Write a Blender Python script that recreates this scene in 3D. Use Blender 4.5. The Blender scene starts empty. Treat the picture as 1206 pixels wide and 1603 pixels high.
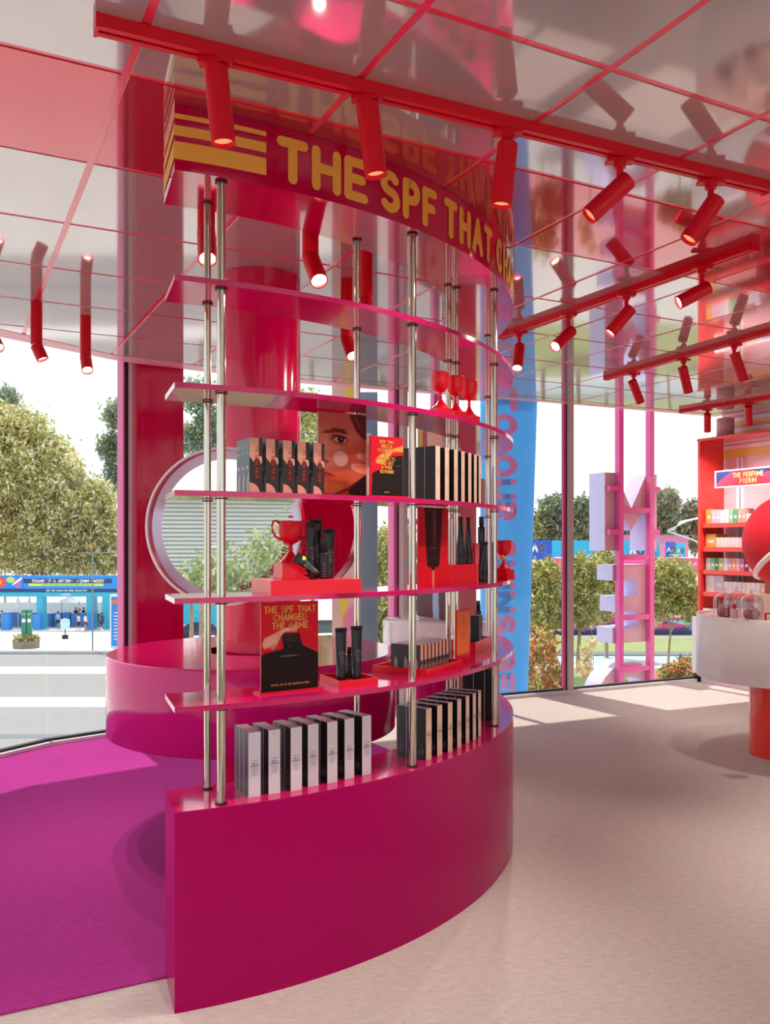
import bpy, math, random
import numpy as np
from mathutils import Vector, Matrix
random.seed(7); rng = np.random.default_rng(7)
SC = bpy.context.scene
C = SC.collection
PI = math.pi
F = 1359.0; EYE = 1.40; HV = 851.0

# ---------------------------------------------------------------- camera
cam = bpy.data.cameras.new('camera'); camo = bpy.data.objects.new('camera', cam); C.objects.link(camo)
camo.location = (0, 0, EYE); camo.rotation_euler = (PI/2, 0, 0)
cam.sensor_fit = 'HORIZONTAL'; cam.sensor_width = 36; cam.lens = F/1206*36
cam.shift_y = (HV-801.5)/1206; cam.clip_start = .02; cam.clip_end = 600
SC.camera = camo

# ---------------------------------------------------------------- world, sun, exposure
w = bpy.data.worlds.new('world'); SC.world = w; w.use_nodes = True
nt = w.node_tree; bg = nt.nodes['Background']
tc = nt.nodes.new('ShaderNodeTexCoord'); sp = nt.nodes.new('ShaderNodeSeparateXYZ'); cr = nt.nodes.new('ShaderNodeValToRGB')
nt.links.new(tc.outputs['Generated'], sp.inputs[0]); nt.links.new(sp.outputs[2], cr.inputs[0]); nt.links.new(cr.outputs[0], bg.inputs[0])
cr.color_ramp.elements[0].position = 0.0; cr.color_ramp.elements[0].color = (.93, .95, .96, 1)
cr.color_ramp.elements[1].position = 1.0; cr.color_ramp.elements[1].color = (.78, .88, 1, 1)
bg.inputs[1].default_value = 1.0
sd = bpy.data.lights.new('sun', 'SUN'); sd.energy = 2.9; sd.angle = math.radians(.8); sd.color = (1, .95, .86)
so = bpy.data.objects.new('sun', sd); C.objects.link(so)
SUNDIR = Vector((-.50*.5, .87*.5, .866))
so.rotation_euler = SUNDIR.to_track_quat('Z', 'Y').to_euler()
so.location = (0, 20, 30)
vs = SC.view_settings; vs.view_transform = 'Standard'; vs.look = 'None'; vs.gamma = 1; vs.use_curve_mapping = False
vs.exposure = 0.56
SPOT_W = 40.0

# ---------------------------------------------------------------- helpers
def lin(c):
    if isinstance(c, str):
        c = [int(c[i:i+2], 16)/255 for i in (0, 2, 4)]
    return tuple((x/12.92 if x <= .04045 else ((x+.055)/1.055)**2.4) for x in c)
MATS = {}
def mat(name, col, rough=.5, metal=0., coat=0., spec=.5, emit=0., noise=0., nscale=30., bump=0., attr=None, ior=None):
    if name in MATS: return MATS[name]
    m = bpy.data.materials.new(name); m.use_nodes = True; MATS[name] = m
    n = m.node_tree; b = n.nodes['Principled BSDF']
    c = lin(col) + (1,)
    b.inputs['Base Color'].default_value = c
    b.inputs['Roughness'].default_value = rough; b.inputs['Metallic'].default_value = metal
    b.inputs['Coat Weight'].default_value = coat; b.inputs['Coat Roughness'].default_value = .03
    b.inputs['Specular IOR Level'].default_value = spec
    if ior: b.inputs['IOR'].default_value = ior
    if emit:
        b.inputs['Emission Color'].default_value = c; b.inputs['Emission Strength'].default_value = emit
    if attr:
        a = n.nodes.new('ShaderNodeAttribute'); a.attribute_name = attr
        n.links.new(a.outputs['Color'], b.inputs['Base Color'])
    if noise or bump:
        t = n.nodes.new('ShaderNodeTexCoord'); x = n.nodes.new('ShaderNodeTexNoise'); x.inputs['Scale'].default_value = nscale
        x.inputs['Detail'].default_value = 4
        n.links.new(t.outputs['Object'], x.inputs['Vector'])
        if noise:
            r = n.nodes.new('ShaderNodeValToRGB')
            r.color_ramp.elements[0].position = .3; r.color_ramp.elements[1].position = .7
            r.color_ramp.elements[0].color = tuple(v*(1-noise) for v in c[:3]) + (1,)
            r.color_ramp.elements[1].color = tuple(min(1, v*(1+noise)) for v in c[:3]) + (1,)
            n.links.new(x.outputs['Fac'], r.inputs[0]); n.links.new(r.outputs[0], b.inputs['Base Color'])
        if bump:
            bp = n.nodes.new('ShaderNodeBump'); bp.inputs['Strength'].default_value = bump; bp.inputs['Distance'].default_value = .01
            n.links.new(x.outputs['Fac'], bp.inputs['Height']); n.links.new(bp.outputs[0], b.inputs['Normal'])
    return m

def translucent(m, col=None, attr=None, f=.45):
    n = m.node_tree; b = n.nodes['Principled BSDF']; o = n.nodes['Material Output']; t = n.nodes.new('ShaderNodeBsdfTranslucent'); mx = n.nodes.new('ShaderNodeMixShader'); mx.inputs[0].default_value = f
    if attr:
        a = n.nodes.new('ShaderNodeAttribute'); a.attribute_name = attr; n.links.new(a.outputs['Color'], t.inputs[0])
    else: t.inputs[0].default_value = lin(col)+(1,)
    n.links.new(b.outputs[0], mx.inputs[1]); n.links.new(t.outputs[0], mx.inputs[2]); n.links.new(mx.outputs[0], o.inputs[0]); return m
class MB:
    def __init__(s): s.v = []; s.f = []; s.mi = []; s.sm = []; s.mats = []; s.M = Matrix.Identity(4); s.cur = 0
    def m(s, material):
        if material not in s.mats: s.mats.append(material)
        s.cur = s.mats.index(material); return s
    def vt(s, p):
        p = s.M @ Vector(p); s.v.append((p.x, p.y, p.z)); return len(s.v)-1
    def face(s, idx, smooth=False):
        s.f.append(tuple(idx)); s.mi.append(s.cur); s.sm.append(smooth)
    def quad(s, *pts, smooth=False): s.face([s.vt(p) for p in pts], smooth); return s
    def box(s, x0, x1, y0, y1, z0, z1, R=None):
        P = [(x, y, z) for z in (z0, z1) for y in (y0, y1) for x in (x0, x1)]
        if R is not None: P = [R @ Vector(p) for p in P]
        i = [s.vt(p) for p in P]
        for q in ((0,2,3,1),(4,5,7,6),(0,1,5,4),(2,6,7,3),(0,4,6,2),(1,3,7,5)): s.face([i[k] for k in q])
        return s
    def prism(s, poly, z0, z1, fn=None):
        fn = fn or (lambda x, y, z: (x, y, z)); n = len(poly)
        a = [s.vt(fn(x, y, z0)) for x, y in poly]; b = [s.vt(fn(x, y, z1)) for x, y in poly]
        s.face(a[::-1]); s.face(b)
        for k in range(n): s.face((a[k], a[(k+1) % n], b[(k+1) % n], b[k]))
        return s
    def lathe(s, prof, seg=24, o=(0,0,0), smooth=True, a0=0, a1=360, sx=1, sy=1):
        full = abs(a1-a0) >= 360; cols = seg if full else seg+1; rings = []
        for r, z in prof:
            ring = []
            for k in range(cols):
                t = math.radians(a0+(a1-a0)*k/seg); ring.append(s.vt((o[0]+r*math.cos(t)*sx, o[1]+r*math.sin(t)*sy, o[2]+z)))
            rings.append(ring)
        for a, b in zip(rings, rings[1:]):
            for k in range(seg):
                j = (k+1) % cols; s.face((a[k], a[j], b[j], b[k]), smooth)
        return s
    def disc(s, c, n, r, seg=24, r0=0):
        n = Vector(n).normalized(); u = n.orthogonal().normalized(); w_ = n.cross(u); c = Vector(c)
        R = [s.vt(c+(u*math.cos(2*PI*k/seg)+w_*math.sin(2*PI*k/seg))*r) for k in range(seg)]
        if r0 <= 0: s.face(R)
        else:
            Q = [s.vt(c+(u*math.cos(2*PI*k/seg)+w_*math.sin(2*PI*k/seg))*r0) for k in range(seg)]
            for k in range(seg): s.face((R[k], R[(k+1) % seg], Q[(k+1) % seg], Q[k]))
        return s
    def cyl(s, p0, p1, r0, r1=None, seg=16, caps=True):
        r1 = r0 if r1 is None else r1; p0 = Vector(p0); p1 = Vector(p1); d = (p1-p0).normalized(); u = d.orthogonal().normalized(); w_ = d.cross(u)
        A = [s.vt(p0+(u*math.cos(2*PI*k/seg)+w_*math.sin(2*PI*k/seg))*r0) for k in range(seg)]
        B = [s.vt(p1+(u*math.cos(2*PI*k/seg)+w_*math.sin(2*PI*k/seg))*r1) for k in range(seg)]
        for k in range(seg): s.face((A[k], A[(k+1) % seg], B[(k+1) % seg], B[k]), True)
        if caps: s.disc(p0, -d, r0, seg); s.disc(p1, d, r1, seg)
        return s
    def tube(s, pts, r, seg=8, closed=False):
        pts = [Vector(p) for p in pts]; n = len(pts); rings = []
        up = Vector((0, 0, 1))
        for i, p in enumerate(pts):
            a = pts[(i-1) % n] if (closed or i > 0) else p; b = pts[(i+1) % n] if (closed or i < n-1) else p
            d = (b-a).normalized(); u = d.cross(up)
            if u.length < .05: u = d.cross(Vector((0, 1, 0)))
            u.normalize(); w_ = d.cross(u); rr = r[i] if isinstance(r, (list, tuple)) else r
            rings.append([s.vt(p+(u*math.cos(2*PI*k/seg)+w_*math.sin(2*PI*k/seg))*rr) for k in range(seg)])
        for i in range(n if closed else n-1):
            a = rings[i]; b = rings[(i+1) % n]
            for k in range(seg): s.face((a[k], a[(k+1) % seg], b[(k+1) % seg], b[k]), True)
        if not closed: s.face(rings[0]); s.face(rings[-1][::-1])
        return s
    def sphere(s, c, r, seg=20, rings=12, sz=1):
        return s.lathe([(max(1e-4, r*math.sin(PI*k/rings)), -r*sz*math.cos(PI*k/rings)) for k in range(rings+1)], seg, c)
    def arcslab(s, c, r0, r1, a0, a1, z0, z1, n=64):
        A = [math.radians(a0+(a1-a0)*k/n) for k in range(n+1)]
        def ring(r, z): return [s.vt((c[0]+r*math.cos(t), c[1]+r*math.sin(t), z)) for t in A]
        for (ra, rb, za, zb, sm_) in ((r1, r1, z0, z1, True), (r0, r0, z1, z0, True), (r0, r1, z0, z0, False), (r1, r0, z1, z1, False)):
            p = ring(ra, za); q = ring(rb, zb)
            for k in range(n): s.face((p[k], p[k+1], q[k+1], q[k]), sm_)
        for t in (0, -1):
            x, y = math.cos(A[t]), math.sin(A[t])
            q = [(c[0]+r*x, c[1]+r*y, z) for r, z in ((r0, z0), (r1, z0), (r1, z1), (r0, z1))]
            s.quad(*(q if t == 0 else q[::-1]))
        return s
    def strokes(s, polys, t, fn, caps=8):
        for pl in polys:
            for (x0, y0), (x1, y1) in zip(pl, pl[1:]):
                dx, dy = x1-x0, y1-y0; L = math.hypot(dx, dy) or 1e-6; px, py = -dy/L*t/2, dx/L*t/2
                s.quad(fn(x0+px, y0+py), fn(x0-px, y0-py), fn(x1-px, y1-py), fn(x1+px, y1+py))
            if caps:
                for (x, y) in pl: s.face([s.vt(fn(x+math.cos(2*PI*k/caps)*t/2, y+math.sin(2*PI*k/caps)*t/2)) for k in range(caps)])
        return s
    def text(s, body, h, fn, t=.2, gap=.3, wid=1., align='l', caps=8, italic=0):
        pl, W_ = layout(body, gap, wid); off = {'l': 0, 'c': -W_/2, 'r': -W_}[align]
        pl = [[((x+off+italic*y)*h, y*h) for x, y in p] for p in pl]
        return s.strokes(pl, t*h, fn, caps)
    def build(s, name, parent=None, material=None):
        me = bpy.data.meshes.new(name); me.from_pydata(s.v, [], s.f); me.update()
        for x in (s.mats or [material]): me.materials.append(x)
        me.polygons.foreach_set('material_index', s.mi); me.polygons.foreach_set('use_smooth', s.sm)
        o = bpy.data.objects.new(name, me); C.objects.link(o)
        if parent: o.parent = parent
        return o

def arcp(cx, cy, rx, ry, a0, a1, n=7): return [(cx+rx*math.cos(math.radians(a0+(a1-a0)*k/n)), cy+ry*math.sin(math.radians(a0+(a1-a0)*k/n))) for k in range(n+1)]
GL = {
 'A': (.66, [[(0,0),(.33,1),(.66,0)], [(.13,.36),(.53,.36)]]),
 'B': (.55, [[(0,.5),(0,1),(.3,1)]+arcp(.3,.77,.22,.23,90,-90)+[(0,.54)], [(0,.54),(0,0),(.3,0)]+arcp(.3,.27,.25,.27,-90,90)]),
 'C': (.64, [arcp(.32,.5,.32,.5,48,312,12)]),
 'D': (.6, [[(0,0),(0,1),(.25,1)]+arcp(.25,.5,.35,.5,90,-90,10)+[(0,0)]]),
 'E': (.5, [[(.5,1),(0,1),(0,0),(.5,0)], [(0,.52),(.42,.52)]]),
 'F': (.48, [[(.48,1),(0,1),(0,0)], [(0,.5),(.4,.5)]]),
 'G': (.66, [arcp(.33,.5,.33,.5,48,360,13)+[(.36,.5)]]),
 'H': (.58, [[(0,0),(0,1)], [(.58,0),(.58,1)], [(0,.52),(.58,.52)]]),
 'I': (.04, [[(.02,0),(.02,1)]]),
 'J': (.42, [[(.42,1),(.42,.25)]+arcp(.21,.25,.21,.25,0,-180,8)]),
 'K': (.56, [[(0,0),(0,1)], [(.54,1),(.04,.45)], [(.2,.6),(.56,0)]]),
 'L': (.46, [[(0,1),(0,0),(.46,0)]]),
 'M': (.74, [[(0,0),(0,1),(.37,.3),(.74,1),(.74,0)]]),
 'N': (.6, [[(0,0),(0,1),(.6,0),(.6,1)]]),
 'O': (.68, [arcp(.34,.5,.34,.5,0,360,16)]),
 'P': (.53, [[(0,0),(0,1),(.28,1)]+arcp(.28,.74,.25,.26,90,-90)+[(0,.48)]]),
 'R': (.56, [[(0,0),(0,1),(.28,1)]+arcp(.28,.74,.25,.26,90,-90)+[(0,.48)], [(.28,.48),(.56,0)]]),
 'S': (.56, [arcp(.28,.75,.27,.25,35,270,9)+arcp(.28,.25,.28,.25,90,-145,9)]),
 'T': (.58, [[(0,1),(.58,1)], [(.29,1),(.29,0)]]),
 'U': (.58, [[(0,1),(0,.29)]+arcp(.29,.29,.29,.29,180,360,9)+[(.58,1)]]),
 'V': (.62, [[(0,1),(.31,0),(.62,1)]]),
 'W': (.9, [[(0,1),(.22,0),(.45,.8),(.68,0),(.9,1)]]),
 'Y': (.6, [[(0,1),(.3,.48),(.6,1)], [(.3,.48),(.3,0)]]),
 '!': (.04, [[(.02,1),(.02,.3)], [(.02,.03),(.02,0)]]),
 '^': (.66, [[(0,0),(.33,1),(.66,0)]]),
 ' ': (.3, []),
}
def layout(body, gap, wid):
    x = 0; out = []
    for ch in body:
        g = GL.get(ch, GL[' ']); out += [[(x+a*wid, b) for a, b in p] for p in g[1]]; x += g[0]*wid+gap
    return out, x-gap

ORD = ['first','second','third','fourth','fifth','sixth','seventh','eighth','ninth','tenth','eleventh','twelfth']
def tag(o, label=None, cat=None, group=None, kind=None):
    if label: o['label'] = label
    if cat: o['category'] = cat
    if group: o['group'] = group
    if kind: o['kind'] = kind
    return o
def thing(name, label, cat, loc=(0,0,0), rz=0, group=None):
    o = bpy.data.objects.new(name, None); o.empty_display_size = .1; C.objects.link(o); o.location = loc; o.rotation_euler = (0, 0, rz)
    return tag(o, label, cat, group)
KIDS = {}
def dup(o, loc=None, rz=None, label=None, parent=None):
    c = o.copy(); C.objects.link(c)
    if parent: c.parent = parent
    for ch in [x for x in ALLKIDS(o)]: dup(ch, parent=c)
    if loc is not None: c.location = loc
    if rz is not None: c.rotation_euler = (0, 0, rz)
    if label: c['label'] = label
    return c
def ALLKIDS(o): return [x for x in o.children]
def struct(o): o['kind'] = 'structure'; return o
def W(u, v, D): return Vector(((u-603)/F*D, D, EYE-(v-HV)/F*D))
def G(u, v, z):
    D = (EYE-z)*F/(v-HV); return Vector(((u-603)/F*D, D, z))
def plane_fn(o, xd, yd):
    o = Vector(o); xd = Vector(xd); yd = Vector(yd)
    return lambda x, y: o+xd*x+yd*y

# ---------------------------------------------------------------- materials
MAG = mat('magenta_gloss', 'BE0A5C', .10, coat=.35)
MAGD = mat('magenta_drum', 'CE1678', .14, coat=.15, spec=.4)
MAGF = mat('magenta_satin', 'B0005C', .18, spec=.15)
CRIM = mat('crimson_gloss', 'B4003C', .12, coat=.7)
RED = mat('red_satin', 'D00A22', .35, spec=.25)
REDG = mat('red_gloss', 'DE0626', .3, coat=.12, spec=.3)
CORAL = mat('coral_gloss', 'F0402E', .2, coat=.4)
YEL = mat('yellow_print', 'E8A640', .5)
CHROME = mat('chrome', 'C8BFB4', .08, metal=1.)
DARKM = mat('dark_metal', '3A3038', .35, metal=.6)
WHITE = mat('white_gloss', 'EDE8E6', .15, coat=.5)
WHITEM = mat('white_satin', 'E8E4E6', .5)
SILV = mat('silver_ceiling_panel', 'BEB4B4', .06, metal=.5, coat=.3)
REDP = mat('red_ceiling_panel', 'C43A4A', .06, metal=.45, coat=.3)
CRIM2 = mat('bright_crimson_gloss', 'D0004C', .12, coat=.2, spec=.4)
JOINT = mat('red_ceiling_joint', 'E8304E', .2, coat=.5)
PINKT = mat('pink_trim', 'E8A0A8', .3)
BLACK = mat('black_satin', '16141A', .35)
BLACKC = mat('black_card', '1E1C20', .5)
BROWNB = mat('dark_brown_print', '2A1614', .45)
CREAM = mat('cream_card', 'EBC9A8', .55)
WCARD = mat('white_card', 'E4DDE6', .5)
GREYT = mat('grey_print', '8E8690', .6)
TEAL = mat('slate_teal_card', '4C6468', .5)
PEACH = mat('peach_print', 'E0A58C', .5)
REDTX = mat('red_lettering', 'E21A2C', .5)
ORANGE = mat('orange_card', 'F0701E', .4)
PAINT = mat('painted_print', 'FFFFFF', .5, spec=.2, attr='Col')
LEAFM = translucent(mat('leaf_colours', 'FFFFFF', .6, attr='Col'), attr='Col')
LAMP = mat('lamp_glow', 'FFE8CC', .5, emit=9.)
BARK = mat('bark', 'A08C78', .9, noise=.3, nscale=8)
MIRR = mat('mirror_silver', 'F2F4F6', .015, metal=1.)
LILAC = mat('lilac_bevel', 'DAD4F4', .15, metal=.3)
def glass_mat(name, tint, gl=.9, base=.025, power=4.5):
    m = bpy.data.materials.new(name); m.use_nodes = True; n = m.node_tree; n.nodes.clear()
    o = n.nodes.new('ShaderNodeOutputMaterial'); mx = n.nodes.new('ShaderNodeMixShader'); t = n.nodes.new('ShaderNodeBsdfTransparent'); g = n.nodes.new('ShaderNodeBsdfGlossy')
    lw = n.nodes.new('ShaderNodeLayerWeight'); pw = n.nodes.new('ShaderNodeMath'); pw.operation = 'POWER'; pw.inputs[1].default_value = power
    f = n.nodes.new('ShaderNodeMath'); f.operation = 'MULTIPLY_ADD'; f.inputs[1].default_value = .8; f.inputs[2].default_value = base; f.use_clamp = True
    n.links.new(lw.outputs['Facing'], pw.inputs[0]); n.links.new(pw.outputs[0], f.inputs[0]); t.inputs[0].default_value = tint + (1,); g.inputs['Roughness'].default_value = .01; g.inputs[0].default_value = (gl, gl, gl, 1)
    n.links.new(f.outputs[0], mx.inputs[0]); n.links.new(t.outputs[0], mx.inputs[1]); n.links.new(g.outputs[0], mx.inputs[2]); n.links.new(mx.outputs[0], o.inputs[0]); return m
GLASS = glass_mat('window_glass', (.97, .985, .98))
CLOCHEG = glass_mat('cloche_glass', (.90, .89, .91), base=.09, power=2.5)
def carpet_mat(name, col, col2, stripe):
    m = mat(name, col, .95, spec=.1); n = m.node_tree; b = n.nodes['Principled BSDF']
    t = n.nodes.new('ShaderNodeTexCoord'); mp = n.nodes.new('ShaderNodeMapping'); mp.inputs['Rotation'].default_value = (0, 0, math.radians(-27)); mp.inputs['Scale'].default_value = (1, 2.5, 1)
    x = n.nodes.new('ShaderNodeTexNoise'); x.inputs['Scale'].default_value = 150; x.inputs['Detail'].default_value = 3
    x2 = n.nodes.new('ShaderNodeTexNoise'); x2.inputs['Scale'].default_value = 25; x2.inputs['Detail'].default_value = 6
    wv = n.nodes.new('ShaderNodeTexWave'); wv.inputs['Scale'].default_value = 75; wv.inputs['Distortion'].default_value = .6
    ma = n.nodes.new('ShaderNodeMath'); ma.operation = 'MULTIPLY_ADD'; ma.inputs[1].default_value = stripe
    mb_ = n.nodes.new('ShaderNodeMath'); mb_.operation = 'MULTIPLY_ADD'; mb_.inputs[1].default_value = .55
    r = n.nodes.new('ShaderNodeValToRGB'); r.color_ramp.elements[0].position = .35; r.color_ramp.elements[1].position = 1.0
    r.color_ramp.elements[0].color = lin(col2)+(1,); r.color_ramp.elements[1].color = lin(col)+(1,)
    n.links.new(t.outputs['Object'], mp.inputs[0]); n.links.new(mp.outputs[0], x.inputs['Vector']); n.links.new(mp.outputs[0], wv.inputs['Vector']); n.links.new(mp.outputs[0], x2.inputs['Vector'])
    n.links.new(wv.outputs['Fac'], ma.inputs[0]); n.links.new(x.outputs['Fac'], ma.inputs[2])
    n.links.new(x2.outputs['Fac'], mb_.inputs[0]); n.links.new(ma.outputs[0], mb_.inputs[2]); n.links.new(mb_.outputs[0], r.inputs[0]); n.links.new(r.outputs[0], b.inputs['Base Color'])
    bp = n.nodes.new('ShaderNodeBump'); bp.inputs['Strength'].default_value = .5; bp.inputs['Distance'].default_value = .004
    n.links.new(mb_.outputs[0], bp.inputs['Height']); n.links.new(bp.outputs[0], b.inputs['Normal'])
    return m
BEIGE = carpet_mat('beige_tweed', 'D8CAC2', '9C8E88', .18)
MAGC = carpet_mat('magenta_pile', 'B63890', '841866', .18)

# ================================================================= SETTING
ad = Vector((.8902, .4556, 0)); bd = Vector((-.4556, .8902, 0))     # grid directions of the pavilion
WL = [(-1.0,-3.5), (-3.0,4.2), (-2.9,4.9), (-2.56,5.68), (-2.35,6.04), (-1.93,6.42), (3.19,8.88), (3.51,9.03), (8.98,-1.65)]
CEIL = 2.709
floor_poly = WL[::-1]
fl = MB().m(BEIGE).prism(floor_poly, -.12, 0).build('floor'); struct(fl)
slab = MB().m(mat('roof_slab', 'D8C8CC', .8)).prism([(-.6,-4.1), (-3.75,4.05), (-3.62,5.05), (-3.2,6.0), (-2.9,6.48), (-2.25,6.98), (3.0,9.48), (4.1,9.9), (10,-2.2)][::-1], 2.96, 3.1).build('ceiling_slab'); slab.name = 'ceiling'; struct(slab)
# unseen roof overhang, sized to narrow the sun band on the floor
# ceiling panels
CI = [(-.75,-3.2), (-2.72,4.15), (-2.6,4.8), (-2.349,5.295), (-1.884,6.01), (-.65,6.9), (.394,7.44), (1.766,8.07), (3.29,8.75), (8.5,-1.45)]
CO = [(-.95,-3.4), (-2.88,4.15), (-2.75,4.88), (-2.436,5.49), (-1.887,6.24), (-.668,7.09), (.30,7.53), (1.79,8.17), (3.40,8.95), (8.8,-1.6)]
jm = MB().m(JOINT).prism(CI[::-1], CEIL+.003, CEIL+.03).build('joint_backing', slab)
tr = MB().m(PINKT); n = len(CI)
for k in range(n):
    a, b, c, d = CI[k], CI[(k+1) % n], CO[(k+1) % n], CO[k]
    for z in (CEIL-.002, CEIL+.03): tr.quad(*[(p[0], p[1], z) for p in (a, b, c, d)])
    tr.quad((c[0],c[1],CEIL-.002), (d[0],d[1],CEIL-.002), (d[0],d[1],CEIL+.03), (c[0],c[1],CEIL+.03))
    tr.quad((a[0],a[1],CEIL-.002), (b[0],b[1],CEIL-.002), (b[0],b[1],CEIL+.012), (a[0],a[1],CEIL+.012))
struct(tr.build('trim_1'))
def clip(poly, cl):
    n_ = len(cl)
    for k in range(n_):
        a, b = cl[k], cl[(k+1) % n_]; out = []
        def side(p): return (b[0]-a[0])*(p[1]-a[1])-(b[1]-a[1])*(p[0]-a[0])
        for i in range(len(poly)):
            p, q = poly[i], poly[(i+1) % len(poly)]; sp_, sq = side(p), side(q)
            if sp_ >= 0: out.append(p)
            if (sp_ > 0 > sq) or (sp_ < 0 < sq):
                t = sp_/(sp_-sq); out.append((p[0]+(q[0]-p[0])*t, p[1]+(q[1]-p[1])*t))
        poly = out
        if len(poly) < 3: return []
    return poly
clp = CI[::-1]; g_ = .012
for ia in range(-9, 14):
    for ib in range(-3, 16):
        n0, n1 = 2.482+.634*ia+g_, 2.482+.634*(ia+1)-g_; a0, a1 = .46+.592*ib+g_, .46+.592*(ib+1)-g_
        a0 -= 0; pts = []
        for aa, nn in ((a0, n0), (a1, n0), (a1, n1), (a0, n1)): pts.append((ad.x*aa+bd.x*nn, ad.y*aa+bd.y*nn))
        pg = clip(pts, clp)
        if len(pg) >= 3 and max(p[1] for p in pg) > -2.4:
            mb = MB().m(REDP if ia == 0 else SILV).prism(pg, CEIL, CEIL+.006)
            o = mb.build('panel', slab)
# windows
FRW = mat('window_frame_white', 'E6E2E6', .4); SEAL = mat('black_seal', '14161C', .5); MULL = mat('pink_mullion', 'D83A90', .3, coat=.3); MULW = mat('grey_mullion', 'C8B8B8', .35)
def bay(idx, a, b, mull=None, zt=2.95):
    a = Vector((*a, 0)); b = Vector((*b, 0)); d = (b-a).normalized(); nrm = Vector((-d.y, d.x, 0)); L = (b-a).length
    R = Matrix.Translation(a) @ Matrix(((d.x, nrm.x, 0, 0), (d.y, nrm.y, 0, 0), (0, 0, 1, 0), (0, 0, 0, 1)))
    s = MB(); s.M = R
    s.m(FRW).box(0, L, -.06, .03, 0, .028); s.m(SEAL).box(0, L, -.02, .02, .028, .045); s.m(FRW).box(0, L, -.03, .03, zt-.05, zt)
    f = s.build('window_%d' % idx); struct(f)
    g = MB(); g.M = R; g.m(GLASS).box(.004, L-.004, -.005, .005, .045, zt-.05); g.build('pane', f)
    if mull:
        q = MB(); q.M = R
        for (x0, x1, y0, y1, m_) in mull: q.m(m_).box(x0, x1, y0, y1, .0, zt)
        q.build('mullion', f)
    return f
bay(1, WL[0], WL[1]); bay(2, WL[1], WL[2]); bay(3, WL[2], WL[3]); bay(4, WL[3], WL[4]); 
L5 = (Vector(WL[5])-Vector(WL[4])).length
bay(5, WL[4], WL[5], [(L5-.03, L5-.018, -.05, .05, MULL), (L5-.018, L5+.01, -.05, .05, SEAL), (L5+.01, L5+.035, -.06, .05, FRW), (L5+.035, L5+.07, -.06, .05, PINKT)])
fw = lambda x: (x, 6.42+(x+1.93)*.4805)
wm = [(0, .03, -.06, .05, MULL), (.03, .05, -.05, .05, SEAL), (.05, .09, -.06, .05, FRW), (.09, .13, -.06, .05, MULW)]
bay(6, fw(-1.60), fw(.05)); bay(7, fw(.05), fw(1.66), wm)
wm2 = [(-.004, .022, -.03, .0, MULL), (.022, .036, -.03, .0, SEAL), (.036, .10, -.05, .03, MULW)]
bay(8, fw(1.66), fw(3.19), wm2)
bay(9, WL[8], WL[0])
# magenta wall pier beside the left window
s = MB(); a = Vector((*fw(-1.86), 0)); d = Vector((1, .4805, 0)).normalized(); nn = Vector((-d.y, d.x, 0))
s.M = Matrix(((d.x, nn.x, 0, a.x), (d.y, nn.y, 0, a.y), (0, 0, 1, 0), (0, 0, 0, 1)))
s.m(CRIM2).box(0, .34, -.09, .05, 0, 2.95); s.box(.03, .27, -.10, -.09, 0, 2.95)
struct(s.build('wall_front'))
# right wall behind the perfume shelves, striped above
s = MB(); wdir = Vector((.4556, -.8902, 0)); wn = Vector((-.8902, -.4556, 0)); K2 = Vector((3.51, 9.03, 0))
STP = mat('striped_wall_white', 'F2DCE0', .3, coat=.3); STY = mat('striped_wall_yellow', 'EDBE62', .3); STK = mat('striped_wall_pink', 'E88AA0', .3)
s.M = Matrix(((wdir.x, wn.x, 0, K2.x), (wdir.y, wn.y, 0, K2.y), (0, 0, 1, 0), (0, 0, 0, 1)))
s.m(mat('pink_wall', 'E8B4BC', .2, coat=.4)).box(0, 12, -.1, 0, 0, 2.96)
rw = struct(s.build('wall_right'))
s2 = MB(); s2.M = s.M
zz = 2.28
for h_, m_ in ((.09, STY), (.035, STP), (.02, STK), (.05, STP), (.07, STY), (.03, STP), (.03, STK), (.04, STY), (.04, STP), (.025, STK)):
    s2.m(m_).box(0.01, 11.9, .0, .006, zz, zz+h_-.001); zz += h_
s2.build('stripe_cladding', rw)
s2 = MB(); s2.M = s.M; s2.m(FRW).box(.19, .23, 0, .012, .6, 2.28); s2.m(SEAL).box(.23, .24, 0, .012, .6, 2.28); s2.m(FRW).box(.24, .27, 0, .012, .6, 2.28); s2.build('cover_strip', rw)
# magenta carpet zone
q0 = Vector((-.735, 2.79, 0)); 
left = [q0-ad*1.9]
p = [(-2.36, 1.75), (q0.x, q0.y)]
cpoly = [(-2.33, 1.965), (-.735, 2.782), (-.40, 2.95), (.1, 3.35), (.45, 3.95), (.585, 4.8), (.0, 5.93), (-.64, 6.99), (-1.93, 6.38), (-2.33, 5.98), (-2.53, 5.62), (-2.86, 4.86), (-2.95, 4.2)]
ca = MB().m(MAGC).prism(cpoly, 0.0, .005).build('carpet'); tag(ca, 'magenta pile carpet to the left of and behind the curved plinth', 'carpet')

# ================================================================= CURVED DISPLAY UNIT
CX, CY, RO, RI = -1.298, 4.389, 1.926, 1.674
A0, A1 = -69.6, 12.0
ZT = [.60, .912, 1.237, 1.560, 1.882, 2.202]; TH = .017
def pol(a, r): t = math.radians(a); return Vector((CX+r*math.cos(t), CY+r*math.sin(t), 0))
unit = thing('display_shelf_unit', 'tall curved magenta shelving unit with chrome posts and lettered header', 'shelving', pol(-45, 1.8))
O = -unit.location
def ub(mb): mb.M = Matrix.Translation(O); return mb
ub(MB()).m(MAGF).arcslab((CX, CY), RI, RO, A0, -19.0, 0, .597, 80).build('plinth', unit)
ub(MB()).m(MAGF).arcslab((CX, CY), RI, RO, -18.93, A1, 0, .597, 50).build('plinth', unit)
pt = ub(MB()).m(MAG).arcslab((CX, CY), RI, RO, A0, A1, .5972, .600, 110).build('plinth_top', unit)
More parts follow.
